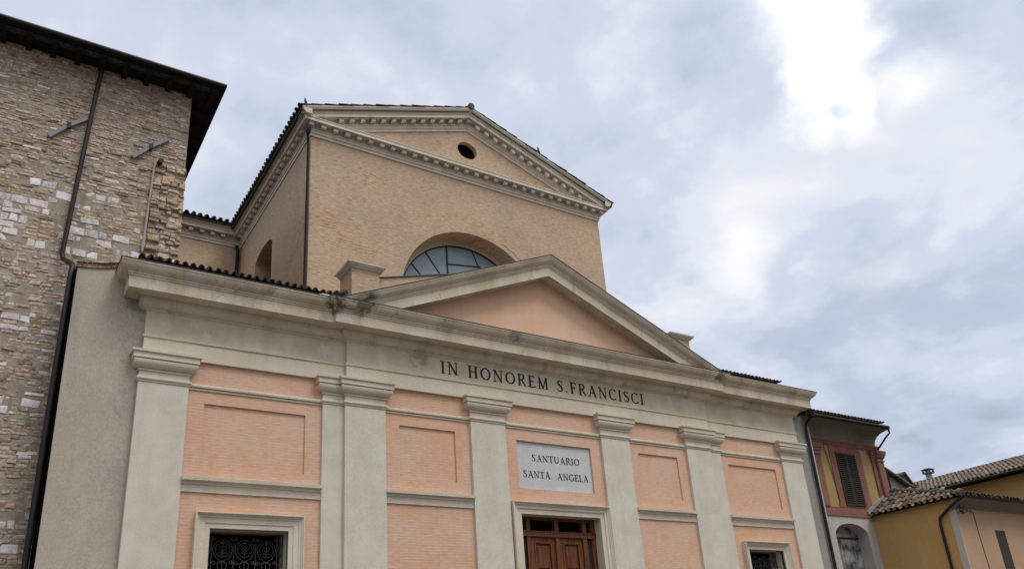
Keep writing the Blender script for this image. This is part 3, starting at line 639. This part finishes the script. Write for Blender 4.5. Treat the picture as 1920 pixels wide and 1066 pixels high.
for i in range(1, 20):
    u = NY - .05 + i * .32; modillion(u - .06, u + .06, .03, .19, NZ + .215, NZ + .322, lambda a, f_, z: (NX0 - f_, a, z), nc)
for i in range(7):
    u = NX0 - .6 - i * .32; modillion(u - .06, u + .06, .03, .19, NZ + .215, NZ + .322, lambda a, f_, z: (a, NB - f_, z), nc)
for sx in (-1, 1):
    for i in range(0 if sx < 0 else 1, 14):
        u = PX + sx * i * .302; z = zb(u, NR0, NS)
        if z + .22 < NZ + .44: continue
        modillion(u - .06, u + .06, .03, .19, z + .225 + (.0216 if sx < 0 else .0) - (.02 if sx<0 else 0) - (0.36 * .06 * -sx) * (-1 if sx > 0 else 1) * (0 if i == 0 else 1), z + .335 - (0 if i == 0 else .0216) + (.0), lambda a, f_, zz: (a, NY - f_, zz), nr, shear=(-sx * NS if i else 0))
# nave roofs
f = MB()
nroof = [((NX0 - .42, NY - .31, NZ + .545), (0, 1, 0), (1, 0, NS), 6.9), ((NX1 + .42, NY - .31, NZ + .545), (0, 1, 0), (-1, 0, NS), 6.9)]
for k, (O_, U_, V_, W_) in enumerate(nroof): tile_roof(f, O_, U_, V_, W_, 5.35, .2, .38, seed=11 + k, jit=.014, pal=[(.06, .042, .034), (.085, .058, .045), (.05, .038, .033)])
tile_roof(f, (-3, NB - .42, NZ + .60), (1, 0, 0), (0, 1, NS), 8.4, 1.6, .2, .38, seed=21)
# ridge tiles
for i in range(18):
    y = NY - .40 + i * .38; f.tube([(PX, y, zb(PX, NR0, NS) + .66), (PX, y + .40, zb(PX, NR0, NS) + .65)], [.10, .085], 10, (0.10, 0.08, 0.07))
f.build('nave_roof', M['tiles'], ch, fix=False)
# lunette window
s = MB()
for (ra, rb, ya, yb) in ((2.08, 2.2, .50, .56), (2.04, 2.085, .48, .565)):
    A = arc(PX, 11.17, rb, 0, 180, 40); B = arc(PX, 11.17, ra, 0, 180, 40)
    for i in range(40): s.prism([(A[i][0], NY + ya, A[i][1]), (A[i + 1][0], NY + ya, A[i + 1][1]), (B[i + 1][0], NY + ya, B[i + 1][1]), (B[i][0], NY + ya, B[i][1])], (0, yb - ya, 0))
s_ = MB(); s_.add([(p[0], NY + .535, p[1]) for p in arc(PX, 11.17, 2.1, 0, 180, 40)], [tuple(range(41))]); lw = s_.build('lunette_window', M['glass'], ch)
s.build('window_surround', M['frieze'], lw)
s = MB()
def bar(x0, z0, x1, z1, w_=.013): s.tube([(x0, NY + .52, z0), (x1, NY + .52, z1)], w_, 6)
bar(9.91, 11.17, 9.91, 13.12, .022); bar(10.99, 11.17, 10.99, 12.5, .02)
bar(9.22, 12.82, 9.85, 11.95); bar(8.78, 12.36, 9.3, 11.8); bar(10.72, 13.18, 10.99, 12.55); bar(9.91, 12.57, 10.99, 12.72, .016); bar(9.91, 11.8, 10.99, 11.8, .016); bar(11.6, 12.75, 10.99, 11.95)
s.tube([(p[0], NY + .51, p[1]) for p in arc(PX, 11.17, 2.03, 0, 180, 40)], .024, 6)
s.build('glazing_bars', M['iron'], lw)
s = MB(); s.add([(p[0], NY + .15, p[1]) for p in arc(PX, 16.17, .4, 0, 360, 24)[:-1]], [tuple(range(24))]); s.build('oculus', M['dark'], ch)
s = MB(); s.box(NX0 + .45, NX0 + .47, 5.7, 7.5, 11, 14); sw = s.build('side_window', M['dark'], ch)
s = MB(); s.box(NX0 + .38, NX0 + .45, 6.58, 6.64, 11, 13.85); s.box(NX0 + .38, NX0 + .45, 5.8, 7.42, 12.7, 12.76); s.build('glazing_bars', M['iron'], sw)
cr_ = MB(); cr_.tube([(11.42, NY, 13.30), (11.55, NY, 13.26), (11.62, NY, 13.18), (11.80, NY, 13.12), (11.9, NY, 13.0), (12.05, NY, 12.93), (12.1, NY, 12.8)], .012, 5); cr_.build('crack', M['mortar'], ch)
# rainwater pipes of the nave
s = MB(); s.tube([(5.62, 2.62, 15.12), (5.62, 2.64, 14.98), (5.66, 2.72, 14.85), (5.69, 2.77, 14.7), (5.69, 2.77, 9.2)], .037, 12); s.tube([(5.62, 2.62, 15.2), (5.62, 2.62, 15.02), (5.63, 2.64, 14.95)], [.075, .075, .05], 12); s.build('downpipe', M['blackpipe'], ch)
s = MB(); s.tube([(5.6, 9.05, 15.05), (5.66, 9.1, 14.9), (5.66, 9.1, 9)], .055, 10); s.build('downpipe', M['blackpipe'], ch)
# grey flank strip at the right end
s = MB(); s.box(18.94, 19.62, .10, 3.0, 0, 8.25); s.box(18.90, 18.94, .3, 2.9, 0, 8.1); s.build('flank_wall', M['greywall'], ch)

# birds
def bird(loc, face, label):
    mb = MB(); f_ = Vector((math.cos(face), math.sin(face), 0)); x, y, z = loc
    pts = [(-.16, .0, .012), (-.10, .03, .03), (-.03, .07, .055), (.03, .12, .058), (.06, .17, .04), (.075, .205, .034), (.09, .225, .03), (.115, .222, .012), (.14, .215, .003)]
    k_ = .62; P_ = [(x + f_.x * a * k_ * .6, y + f_.y * a * k_ * .6, z + .02 + h * k_ * 1.3 + a * .35) for a, h, r in pts]
    mb.tube(P_, [p[2] * k_ for p in pts], 10)
    for sg in (-1, 1): mb.tube([(x + f_.y * sg * .02, y - f_.x * sg * .02, z - .02), (x + f_.y * sg * .02, y - f_.x * sg * .02, z + .1)], .006, 5)
    o = mb.build('pigeon', M['bird']); o['label'] = label; o['category'] = 'bird'; o['group'] = 'birds on the church roof'
bird((5.50, 2.50, 15.69), 1.9, 'dark bird perched on the left corner of the brick nave roof')
bird((12.80, 2.48, 16.61), 3.3, 'dark bird sitting halfway down the right slope of the nave roof')

# ================================================================== BEIGE PLASTER WALL
pw = thing('plastered_wall', 'narrow grey beige plastered wall between the old stone building and the church front', 'wall', (1.4, .5, 0))
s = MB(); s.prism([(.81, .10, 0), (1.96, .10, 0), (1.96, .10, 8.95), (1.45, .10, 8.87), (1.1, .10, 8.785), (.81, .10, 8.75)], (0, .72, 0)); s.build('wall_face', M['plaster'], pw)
f = MB(); top = [(.79, 8.755), (.95, 8.77), (1.1, 8.79), (1.25, 8.82), (1.4, 8.865), (1.55, 8.91)]
for i in range(len(top) - 1):
    (xa, za), (xb, zb_) = top[i], top[i + 1]
    for k in range(2):
        u0 = xa + (xb - xa) * k / 2; u1 = xa + (xb - xa) * (k + 1) / 2 - .006; w0 = za + (zb_ - za) * k / 2; w1 = za + (zb_ - za) * (k + 1) / 2
        q = random.uniform(.8, 1.2)
        f.prism([(u0, .075, w0), (u1, .075, w1), (u1, .075, w1 + .075), (u0, .075, w0 + .075)], (0, .3, 0), (.28 * q, .16 * q, .11 * q))
        f.prism([(u0, .055, w0 + .078), (u1, .055, w1 + .078), (u1, .055, w1 + .098), (u0, .055, w0 + .098)], (0, .4, 0), (.07, .05, .045))
f.build('brick_coping', M['stones'], pw, fix=False)

# ================================================================== OLD STONE BUILDING
sb = thing('stone_building', 'tall old rubble stone building with dark overhanging eaves at the left edge', 'building', (-2, .9, 0))
SY = .9; SX = 2.51; SZ = 13.66
s = MB(); s.box(-14, SX, SY, 12, 0, SZ); wl = s.build('wall', M['mortar'], sb)
st_ = MB(); rnd = random.Random(5)
browns = [(.42, .32, .22), (.50, .39, .27), (.30, .22, .15), (.54, .41, .28), (.45, .35, .26), (.39, .33, .26), (.58, .48, .37), (.54, .37, .26), (.48, .42, .35)]
pinks = [(.58, .41, .32), (.52, .38, .30), (.60, .48, .40)]
whites = [(.72, .66, .59), (.80, .76, .70), (.64, .60, .55), (.74, .65, .59)]
def stone(x0, x1, z0, z1, d, tint, base=0.0):
    j = lambda a: rnd.uniform(-a, a); e = min(.010, (z1 - z0) * .14); q = min(.016, (z1 - z0) * .16)
    bk = [(x0 + j(q), SY + .01 - base, z0 + j(q)), (x1 + j(q), SY + .01 - base, z0 + j(q)), (x1 + j(q), SY + .01 - base, z1 + j(q)), (x0 + j(q), SY + .01 - base, z1 + j(q))]
    cx = (x0 + x1) / 2; cz = (z0 + z1) / 2
    fr = []
    for (a, _, c), sx_, sz_ in zip(bk, (1, -1, -1, 1), (1, 1, -1, -1)):
        fr.append((a + sx_ * (e + abs(j(q))), SY - base - d + j(.006), c + sz_ * (e * .6 + abs(j(q * .5)))))
    mid = (cx + j(.02), SY - base - d - rnd.uniform(0, .008), cz)
    st_.add(bk + fr + [mid], [(0, 1, 5, 4), (1, 2, 6, 5), (2, 3, 7, 6), (3, 0, 4, 7), (4, 5, 8), (5, 6, 8), (6, 7, 8), (7, 4, 8)], tint)
z = 2.6; rowi = 0
while z < SZ - .02:
    whiteband = noise.noise(Vector((.3, 0, z * 1.3))) + rnd.uniform(-.25, .25) > (-.04 if z < 11.2 else (.3 if z < 12 else 5))
    h = rnd.uniform(.10, .16) if whiteband else rnd.uniform(.045, .09)
    if z > 11.2 and not whiteband: h = rnd.uniform(.04, .065)
    h = min(h, SZ - z)
    x = -2.6 + rnd.uniform(0, .2)
    while x < SX - .01:
        wn = noise.noise(Vector((x * 1.1, 5, z * 1.4)))
        iswhite = (whiteband and wn + rnd.uniform(-.3, .3) > -.08) or rnd.random() < .012 + (.03 if h > .06 else 0)
        wd = rnd.uniform(.12, .32) if iswhite else rnd.uniform(.08, .26)
        wd = min(wd, SX - x)
        if wd < .05: wd = SX - x + .001
        zo = .035 * noise.noise(Vector((x * .7, 1, z * .8)))
        pal = whites if iswhite else (pinks if noise.noise(Vector((x * .6 + 9, 2, z * .6))) + rnd.uniform(-.3, .3) > .28 else browns)
        c = rnd.choice(pal); q = rnd.uniform(.74, 1.16); c = (c[0] * q, c[1] * q * .985, c[2] * q * 1.08)
        ggap = .002
        if rnd.random() > .02:
            if whiteband and not iswhite:      # two thin courses beside a big block
                hh = h / 2
                for k in range(2):
                    q2 = rnd.uniform(.8, 1.15); c2 = tuple(v * q2 for v in rnd.choice(browns)); stone(x + ggap, x + wd - ggap, z + zo + k * hh + .003, z + zo + (k + 1) * hh - .003, rnd.uniform(-.004, .012), c2)
            else:
                stone(x + ggap, x + wd - ggap, z + zo + .001, z + zo + h - .002, rnd.uniform(-.006, .014) + (.012 if rnd.random() < .12 else 0), c)
        x += wd
    z += h
# broken masonry stub at the corner
z = 9.3
while z < 11.75:
    h = rnd.uniform(.05, .12); x = 1.92
    while x < SX:
        wd = min(rnd.uniform(.10, .24), SX - x + .02)
        c = rnd.choice(browns + browns + pinks + whites[:1]); q = rnd.uniform(.65, 1.15); c = tuple(v * q for v in c)
        stone(x, x + wd, z, z + h - .008, rnd.uniform(-.02, .07), c, .03 + .05 * noise.noise(Vector((x * 2, 0, z * 2))))
        x += wd
    z += h
st_.build('stonework', M['stones'], wl, fix=True)
s = MB(); s.prism([(1.86, SY - .075, 9.7), (1.895, SY - .075, 9.7), (1.945, SY - .075, 11.75), (1.91, SY - .075, 11.75)], (0, .09, 0)); s.build('board_edge', M['plaster'], sb)
s = MB(); s.tube([(2.02, SY - .2, 11.72), (2.0, SY + .02, 11.72)], .05, 12); s.build('pipe_stub', M['blackpipe'], sb)
# eaves
s = MB(); OV = .56
s.prism([(-14, SY - OV, SZ - .05), (SX + OV, SY - OV, SZ - .05), (SX + OV, 12, SZ - .05), (-14, 12, SZ - .05)], (0, 0, .05)); ev = s.build('eaves', M['eave'], sb)
for i in range(14):
    s = MB(); x = SX + .35 - i * .42; s.box(x - .05, x + .05, SY - OV + .06, SY + .1, SZ - .13, SZ - .052); s.build('rafter_end', M['eave'], ev)
for i in range(8):
    s = MB(); y = SY + .4 + i * .5; s.box(SX - .1, SX + OV - .06, y - .05, y + .05, SZ - .13, SZ - .052); s.build('rafter_end', M['eave'], ev)
s = MB(); s.tube([(-14, SY - OV - .03, SZ + .0), (SX + OV, SY - OV - .03, SZ - .01)], .045, 8); s.build('gutter', M['pipe'], sb)
s = MB(); tile_roof(s, (-6, SY - OV + .10, SZ + .0), (1, 0, 0), (0, 1, .3), 8.95, 4, .2, .4, seed=31, pal=[(.05, .035, .03), (.07, .05, .04)]); s.build('tiled_roof', M['tiles'], sb, fix=False)
s = MB(); s.tube([(.78, SY - .10, SZ - .06), (.745, SY - .10, SZ - .5), (.575, SY - .09, 9.33), (.60, SY - .10, 9.22), (.735, .42, 8.95)], .043, 12); s.build('downpipe', M['pipe'], sb)
s = MB(); s.tube([(.73, .44, 8.97), (.745, .36, 8.87), (.735, .30, 8.7), (.715, .30, 7.0), (.69, .30, 3.0), (.69, .30, .2)], .05, 12); s.build('downpipe', M['blackpipe'], sb)
s = MB()
s.box(.775, .812, .13, .80, 0, 8.72); s.build('side_shade_strip', M['dark'], sb)  # black strip painting the shade on the plastered wall's left side
for (xa, za, xb, zc) in ((.07, 11.72, .66, 12.34), (1.52, 11.73, 2.13, 12.36)):
    s = MB(); y = SY - .07
    d = Vector((xb - xa, 0, zc - za)).normalized(); nn_ = Vector((-d.z, 0, d.x)) * .036
    a = Vector((xa, y, za)); b2 = Vector((xb, y, zc)); mid = (a + b2) / 2
    # a bar slightly kinked at its key
    for p, q_ in ((a, mid + Vector((0, -.01, .03))), (mid + Vector((0, -.01, .03)), b2)):
        s.prism([p - nn_, q_ - nn_, q_ + nn_, p + nn_], (0, .06, 0))
    ab = s.build('anchor_bar', M['zinc'], sb)
    s = MB(); s.prism([(mid.x - .03, y - .03, mid.z - .06), (mid.x + .035, y - .03, mid.z - .03), (mid.x + .03, y - .03, mid.z + .09), (mid.x - .035, y - .03, mid.z + .06)], (0, .1, 0)); s.build('anchor_key', M['iron'], ab)

# ================================================================== PAINTED HOUSE WITH RED FRAMES
rh = thing('painted_house', 'narrow house with red painted frames and dark louvred shutter right of the church', 'house', (21.5, 2, 0))
RY = .5
s = MB()
niche = [(20.45, 2.6), (21.97, 2.6), (21.97, 5.0)] + arc(21.21, 5.0, .76, 12, 168, 12, .36) + [(20.45, 5.0)]
polywall(s, rect(19.62, 23.35, 0, 5.62), [(niche, .38, False)], lambda u, z, d: (u, RY + d, z))
s.add([(23.35, RY, 0), (23.35, 4, 0), (23.35, 4, 5.62), (23.35, RY, 5.62)], [(0, 1, 2, 3)]); s.build('lower_wall', M['white'], rh, fix=False)
s = MB(); s.box(20.3, 22.1, RY + .37, RY + .39, 2.5, 5.5); s.build('blind_opening', M['niche'], rh)
s = MB()
s.box(20.47, 21.95, RY + .34, RY + .365, 4.98, 5.03); s.build('niche_frame', M['shutter'], rh)
s = MB(); s.box(19.62, 23.35, RY, 4.0, 5.62, 8.2); s.build('upper_wall', M['ochre'], rh)
s = MB(); s.sweep([(19.62, RY), (23.35, RY), (23.35, 4)], [(0, 5.55), (.03, 5.555), (.03, 5.60), (.012, 5.605), (.012, 5.82), (0, 5.825)]); s.build('base_band', M['redpaint'], rh)
s = MB(); s.sweep([(19.75, RY), (23.36, RY), (23.36, 4)], [(0, 7.66), (.02, 7.665), (.03, 7.70), (.05, 7.72), (.05, 7.76), (.075, 7.78), (.08, 7.84), (0, 7.85)]); s.build('top_moulding', M['redpaint'], rh)
CAPR = [(0, 7.32), (.03, 7.325), (.03, 7.35), (.01, 7.36), (.01, 7.42), (.03, 7.43), (.05, 7.47), (.05, 7.5), (.07, 7.52), (.085, 7.56), (.085, 7.6), (.095, 7.61), (.095, 7.655), (0, 7.66)]
for (a, b2, y) in ((20.17, 20.45, RY - .05), (22.93, 23.08, RY - .05), (23.10, 23.40, RY - .12)):
    pth = [(a, RY), (a, y), (b2, y), (b2, RY + .25)]
    s = MB(); s.sweep(pth, [(0, 5.825), (0, 7.66)]); po = s.build('red_pilaster', M['redpaint'], rh)
    s = MB(); s.sweep(pth, CAPR); s.build('pilaster_capital', M['redpaint'], po)
s = MB(); polywall(s, rect(20.93, 22.44, 5.826, 7.655), [(rect(21.20, 22.11, 5.88, 7.47), .06, False)], lambda u, z, d: (u, RY - .02 + d, z))
s.box(20.925, 20.93, RY - .019, RY, 5.826, 7.655); s.box(22.44, 22.445, RY - .019, RY, 5.826, 7.655); s.build('window_frame', M['redpaint'], rh, fix=False)
s = MB(); s.box(21.2, 22.11, RY - .006, RY - .001, 5.88, 7.47); sho = s.build('shutter', M['dark'], rh)
for (a, b2) in ((21.2, 21.65), (21.66, 22.11)):
    s = MB(); yy = RY - .05
    s.box(a, a + .05, yy, yy + .035, 5.88, 7.47); s.box(b2 - .05, b2, yy, yy + .035, 5.88, 7.47); s.box(a + .05, b2 - .05, yy, yy + .035, 7.40, 7.47); s.box(a + .05, b2 - .05, yy, yy + .035, 5.88, 5.95)
    z = 5.97
    while z < 7.38:
        s.add([(a + .05, yy - .006, z), (b2 - .05, yy - .006, z), (b2 - .05, yy + .03, z + .045), (a + .05, yy + .03, z + .045), (a + .05, yy - .006, z + .012), (b2 - .05, yy - .006, z + .012), (b2 - .05, yy + .03, z + .057), (a + .05, yy + .03, z + .057)],
              [(0, 1, 2, 3), (4, 5, 6, 7), (0, 1, 5, 4), (2, 3, 7, 6)]); z += .062
    s.build('shutter_leaf', M['shutter'], sho)
s = MB(); cv_ = [(0, 7.85), (.012, 7.86), (.02, 7.93), (.06, 8.02), (.14, 8.11), (.27, 8.18), (.45, 8.22), (.6, 8.235), (.66, 8.24), (0, 8.3)]
s.sweep([(19.45, RY), (23.33, RY)], cv_); s.build('eave_cove', M['cove'], rh)
s = MB(); s.tube([(19.5, RY - .69, 8.25), (23.16, RY - .69, 8.25)], .055, 10); s.build('gutter', M['blackpipe'], rh)
s = MB(); s.box(19.46, 23.05, RY - .66, RY + .2, 8.24, 8.27); s.build('eave_board', M['eave'], rh)
s = MB(); tile_roof(s, (19.5, RY - .70, 8.32), (1, 0, 0), (0, 1, .33), 3.55, 3.5, .155, .36, seed=41); s.build('tiled_roof', M['tiles'], rh, fix=False)
s = MB(); s.tube([(23.13, RY - .70, 8.24), (23.17, RY - .68, 8.08), (23.2, RY - .5, 7.98), (23.34, RY - .06, 7.72)], .03, 8); s.build('gutter_bend', M['blackpipe'], rh)
s = MB(); s.tube([(19.50, RY - .68, 8.22), (19.50, RY - .66, 8.14), (19.47, RY - .5, 8.02), (19.46, .03, 7.86), (19.46, .03, 7.7), (19.46, .03, .2)], .042, 12); s.tube([(19.52, RY - .69, 8.36), (19.52, RY - .69, 8.16)], [.13, .1], 12); s.build('downpipe', M['blackpipe'], rh)
s = MB(); s.tube([(19.74, .2, 8.05), (19.74, .2, .2)], .05, 12); s.build('pale_downpipe', M['palepipe'], rh)
s = MB(); cb = [(20.72, 7.64), (20.73, 7.5), (20.80, 7.35), (20.82, 7.1), (20.86, 6.8), (20.88, 6.5), (20.93, 6.2), (20.94, 5.98), (20.9, 5.9), (20.86, 5.92)]
s.tube([(a, RY - .025, b2) for a, b2 in cb], .009, 6); s.build('cable', M['blackpipe'], rh)
s = MB(); s.tube([(23.60, .62, 6.9), (23.60, .62, 7.14), (23.64, .62, 7.23), (23.72, .62, 7.27), (23.80, .62, 7.22), (23.84, .62, 7.05), (23.80, .62, 6.2)], .035, 8); s.build('vent_pipe', M['blackpipe'], rh)

# ================================================================== YELLOW HOUSE
yh = thing('yellow_house', 'low yellow and orange house with mossy clay roof and grey shutter at the lower right', 'house', (24, -1, 0))
YX, YF = 22.33, -1.97
s = MB(); s.add([(YX, .49, 0), (YX, YF, 0), (YX, YF, 5.6), (YX, .49, 5.6)], [(0, 1, 2, 3)]); s.build('yellow_wall', M['yellow'], yh, fix=False)
s = MB(); polywall(s, rect(YX, 30, 0, 5.35), [(rect(24.10, 24.62, 3.6, 4.82), .05, False)], lambda u, z, d: (u, YF + d, z)); s.box(YX + .001, 30, YF - .03, YF, 5.35, 5.6)
s.build('orange_wall', M['orange'], yh, fix=False)
s = MB(); s.box(YX - .012, YX + .02, YF - .012, YF + .17, 0, 5.3); s.build('corner_quoin', M['corbel'], yh)
s = MB(); s.box(24.10, 24.62, YF + .03, YF + .04, 3.6, 4.82); sh = s.build('shutter', M['greyshutter'], yh)
s = MB(); z = 3.62
while z < 4.8:
    s.box(24.115, 24.605, YF + .005, YF + .022, z, z + .028); z += .045
for a in (24.10, 24.35, 24.59): s.box(a, a + .03, YF + .0, YF + .028, 3.6, 4.82)
s.build('louvres', M['greyshutter'], sh)
OVY = .40; OVX = .14
# grey boarded soffit
s = MB(); s.sweep([(YX - .12, YF), (30, YF)], [(0, 5.34), (.02, 5.35), (.28, 5.50), (OVY, 5.55), (OVY, 5.58), (0, 5.6)]); s.build('soffit', M['cove'], yh)
s = MB(); s.sweep([(YX - OVX, YF), (30, YF)], [(OVY, 5.54), (OVY + .05, 5.55), (OVY + .07, 5.60), (OVY, 5.62)]); s.build('gutter', M['pipe'], yh)
TY = [(0.17, 0.10, 0.07), (0.22, 0.15, 0.115), (0.12, 0.085, 0.06), (0.19, 0.165, 0.13), (0.09, 0.07, 0.05), (0.24, 0.14, 0.10)]
e0 = Vector((YX - OVX - .03, YF - OVY, 5.62)); Pk = Vector((23.47, .47, 6.40))
s = MB()
# left slope: bounded by eave, house wall and hip
V1 = Vector((1, 0, (6.40 - 5.61) / (Pk.x - e0.x)))
def clipL(u, v):
    X_ = v / V1.length * 1.0; return X_ / (Pk.x - e0.x) <= (u + .12) / (Pk.y - e0.y)
s.add([e0 + Vector((0, 0, -.05)), Vector((e0.x, .47, 5.57)), Pk + Vector((0, 0, -.05))], [(0, 1, 2)], (.05, .045, .035))
tile_roof(s, e0, (0, 1, 0), V1, Pk.y - e0.y, 1.82, .19, .34, pal=TY, clip=clipL, seed=51, jit=.02, thick=.016)
V2 = Vector((0, 1, .16))
s.add([e0 + Vector((0, 0, -.05)), Vector((30, e0.y, 5.56)), Vector((30, e0.y + 2.2, 6.0)), Vector((e0.x + 1.25, e0.y + 2.2, 6.0))], [(0, 1, 2, 3)], (.05, .045, .035))
tile_roof(s, e0, (1, 0, 0), V2, 8, .8, .19, .34, pal=[(.07, .06, .045), (.10, .08, .06), (.15, .12, .1), (.05, .045, .035)], seed=52, jit=.02, clip=lambda u, v: u > v * .45)
for i in range(10):     # hip tiles, mossy
    a = e0.lerp(Pk, i / 10); b2 = e0.lerp(Pk, (i + 1.15) / 10); up_ = Vector((0, 0, .05)); s.tube([a + up_, b2 + up_ * .7], [.085, .07], 8, (.09, .08, .06))
s.build('tiled_roof', M['mossy'], yh, fix=False)
s = MB(); s.prism([(22.12, .44, 5.64), (23.5, .44, 6.42), (23.5, .44, 6.54), (22.12, .44, 5.76)], (0, .055, 0)); s.build('mortar_flashing', M['greywall'], yh)
s = MB(); s.tube([(YX - .15, YF - OVY + .02, 5.56), (YX - .12, YF + .0, 5.40), (YX - .06, YF + .42, 5.16), (YX - .06, YF + .46, 5.0), (YX - .06, YF + .46, .2)], .04, 10); s.build('downpipe', M['pipe'], yh)
s = MB()
for k in range(60):
    a = Vector((22.55 + random.gauss(0, .12), YF - .12 + random.gauss(0, .05), 5.30 + random.gauss(0, .05))); d = Vector((random.gauss(0, .05), random.gauss(0, .05), random.gauss(0, .04)))
    s.add([a, a + d, a + d + Vector((random.gauss(0, .03), 0, random.gauss(0, .03)))], [(0, 1, 2)])
s.build('dry_nest', M['eave'], yh)
s = MB(); s.tube([(23.2, YF - .012, 5.3), (23.22, YF - .012, 4.4), (23.3, YF - .012, 3.0)], .008, 5); s.build('cable', M['blackpipe'], yh)

# ================================================================== LONG HOUSE BEHIND
bh = thing('long_tiled_house', 'long yellow house behind with a broad weathered clay tile roof and small chimney', 'house', (33, 0, 0))
s = MB(); s.box(30, 37, -8, 5.2, 0, 7.28); s.build('wall', M['yellow'], bh)
s = MB(); s.prism([(29.98, -1.15, 6.75), (29.98, -.75, 6.68), (29.98, -.55, 6.88), (29.98, -.7, 7.12), (29.98, -1.0, 7.2), (29.98, -1.5, 7.15), (29.98, -1.45, 6.9)], (.03, 0, 0)); s.build('bare_plaster_patch', M['white'], bh)
TB = [(0.17, 0.125, 0.10), (0.21, 0.155, 0.125), (0.15, 0.115, 0.09), (0.23, 0.18, 0.15), (0.19, 0.14, 0.115)]
s = MB(); tile_roof(s, (29.6, -7.5, 7.38), (0, 1, 0), (1, 0, .315), 13.1, 3.55, .16, .30, pal=TB, seed=61, jit=.02, thick=.016)
s.prism([(33.0, -7.5, 8.46), (36.5, -7.5, 7.4), (36.5, 5.6, 7.4), (33.0, 5.6, 8.46)], (0, 0, -.05), (.1, .08, .06))
s.build('tiled_roof', M['tiles'], bh, fix=False)
s = MB(); s.tube([(29.55, -7.5, 7.33), (29.55, 5.5, 7.33)], .045, 8); s.build('gutter', M['pipe'], bh)
s = MB(); s.tube([(33.5, 4.72, 8.0), (33.5, 4.72, 8.84)], .125, 14); cho = s.build('chimney', M['greywall'], bh)
s = MB()
s.box(33.33, 33.67, 4.55, 4.89, 8.81, 8.86)
for a in (33.36, 33.64):
    for b2 in (4.58, 4.86): s.box(a - .03, a + .03, b2 - .03, b2 + .03, 8.86, 8.97)
s.prism([(33.30, 4.52, 8.97), (33.70, 4.52, 8.97), (33.70, 4.92, 8.97), (33.30, 4.92, 8.97)], (0, 0, .025)); s.add([(33.3, 4.52, 8.995), (33.7, 4.52, 8.995), (33.7, 4.92, 8.995), (33.3, 4.92, 8.995), (33.5, 4.72, 9.06)], [(0, 1, 4), (1, 2, 4), (2, 3, 4), (3, 0, 4)])
s.build('chimney_cap', M['lead'], cho)

# ================================================================== SMALL GABLED OUTBUILDING
gb = thing('gabled_outbuilding', 'small grey plastered outbuilding with dark mossy gable roof squeezed between the houses', 'building', (28, 3.5, 0))
s = MB(); s.prism([(26.5, 3, 0), (29.15, 3, 0), (29.15, 3, 7.40), (28.7, 3, 7.50), (27.5, 3, 7.98), (26.5, 3, 8.3)], (0, 2, 0)); s.build('wall', M['greywall'], gb)
s = MB(); s.prism([(27.3, 2.85, 8.07), (28.78, 2.85, 7.47), (28.78, 2.85, 7.56), (27.3, 2.85, 8.17)], (0, 2.3, 0), (.09, .08, .065)); 
s.prism([(28.05, 3.0, 7.85), (28.85, 3.0, 8.10), (28.85, 3.8, 8.10), (28.05, 3.8, 7.85)], (0, 0, -.08), (.08, .07, .055))
s.prism([(28.85, 2.98, 8.11), (29.2, 2.98, 7.72), (29.2, 3.8, 7.72), (28.85, 3.8, 8.11)], (0, 0, -.08), (.06, .055, .045))
s.prism([(28.12, 3.05, 7.80), (28.84, 3.05, 8.03), (29.15, 3.05, 7.66), (29.15, 3.05, 7.4), (28.6, 3.05, 7.4)], (0, .7, 0), (.07, .065, .055))
s.box(28.95, 29.3, 2.9, 3.6, 7.52, 7.62, (.05, .045, .04))
for i in range(9):
    x = 27.4 + i * .155; z = 8.12 - (x - 27.3) * .41; s.tube([(x, 2.83, z), (x + .17, 2.83, z - .07)], [.05, .04], 8, random.choice(TB))
s.build('gable_roof', M['tiles'], gb)
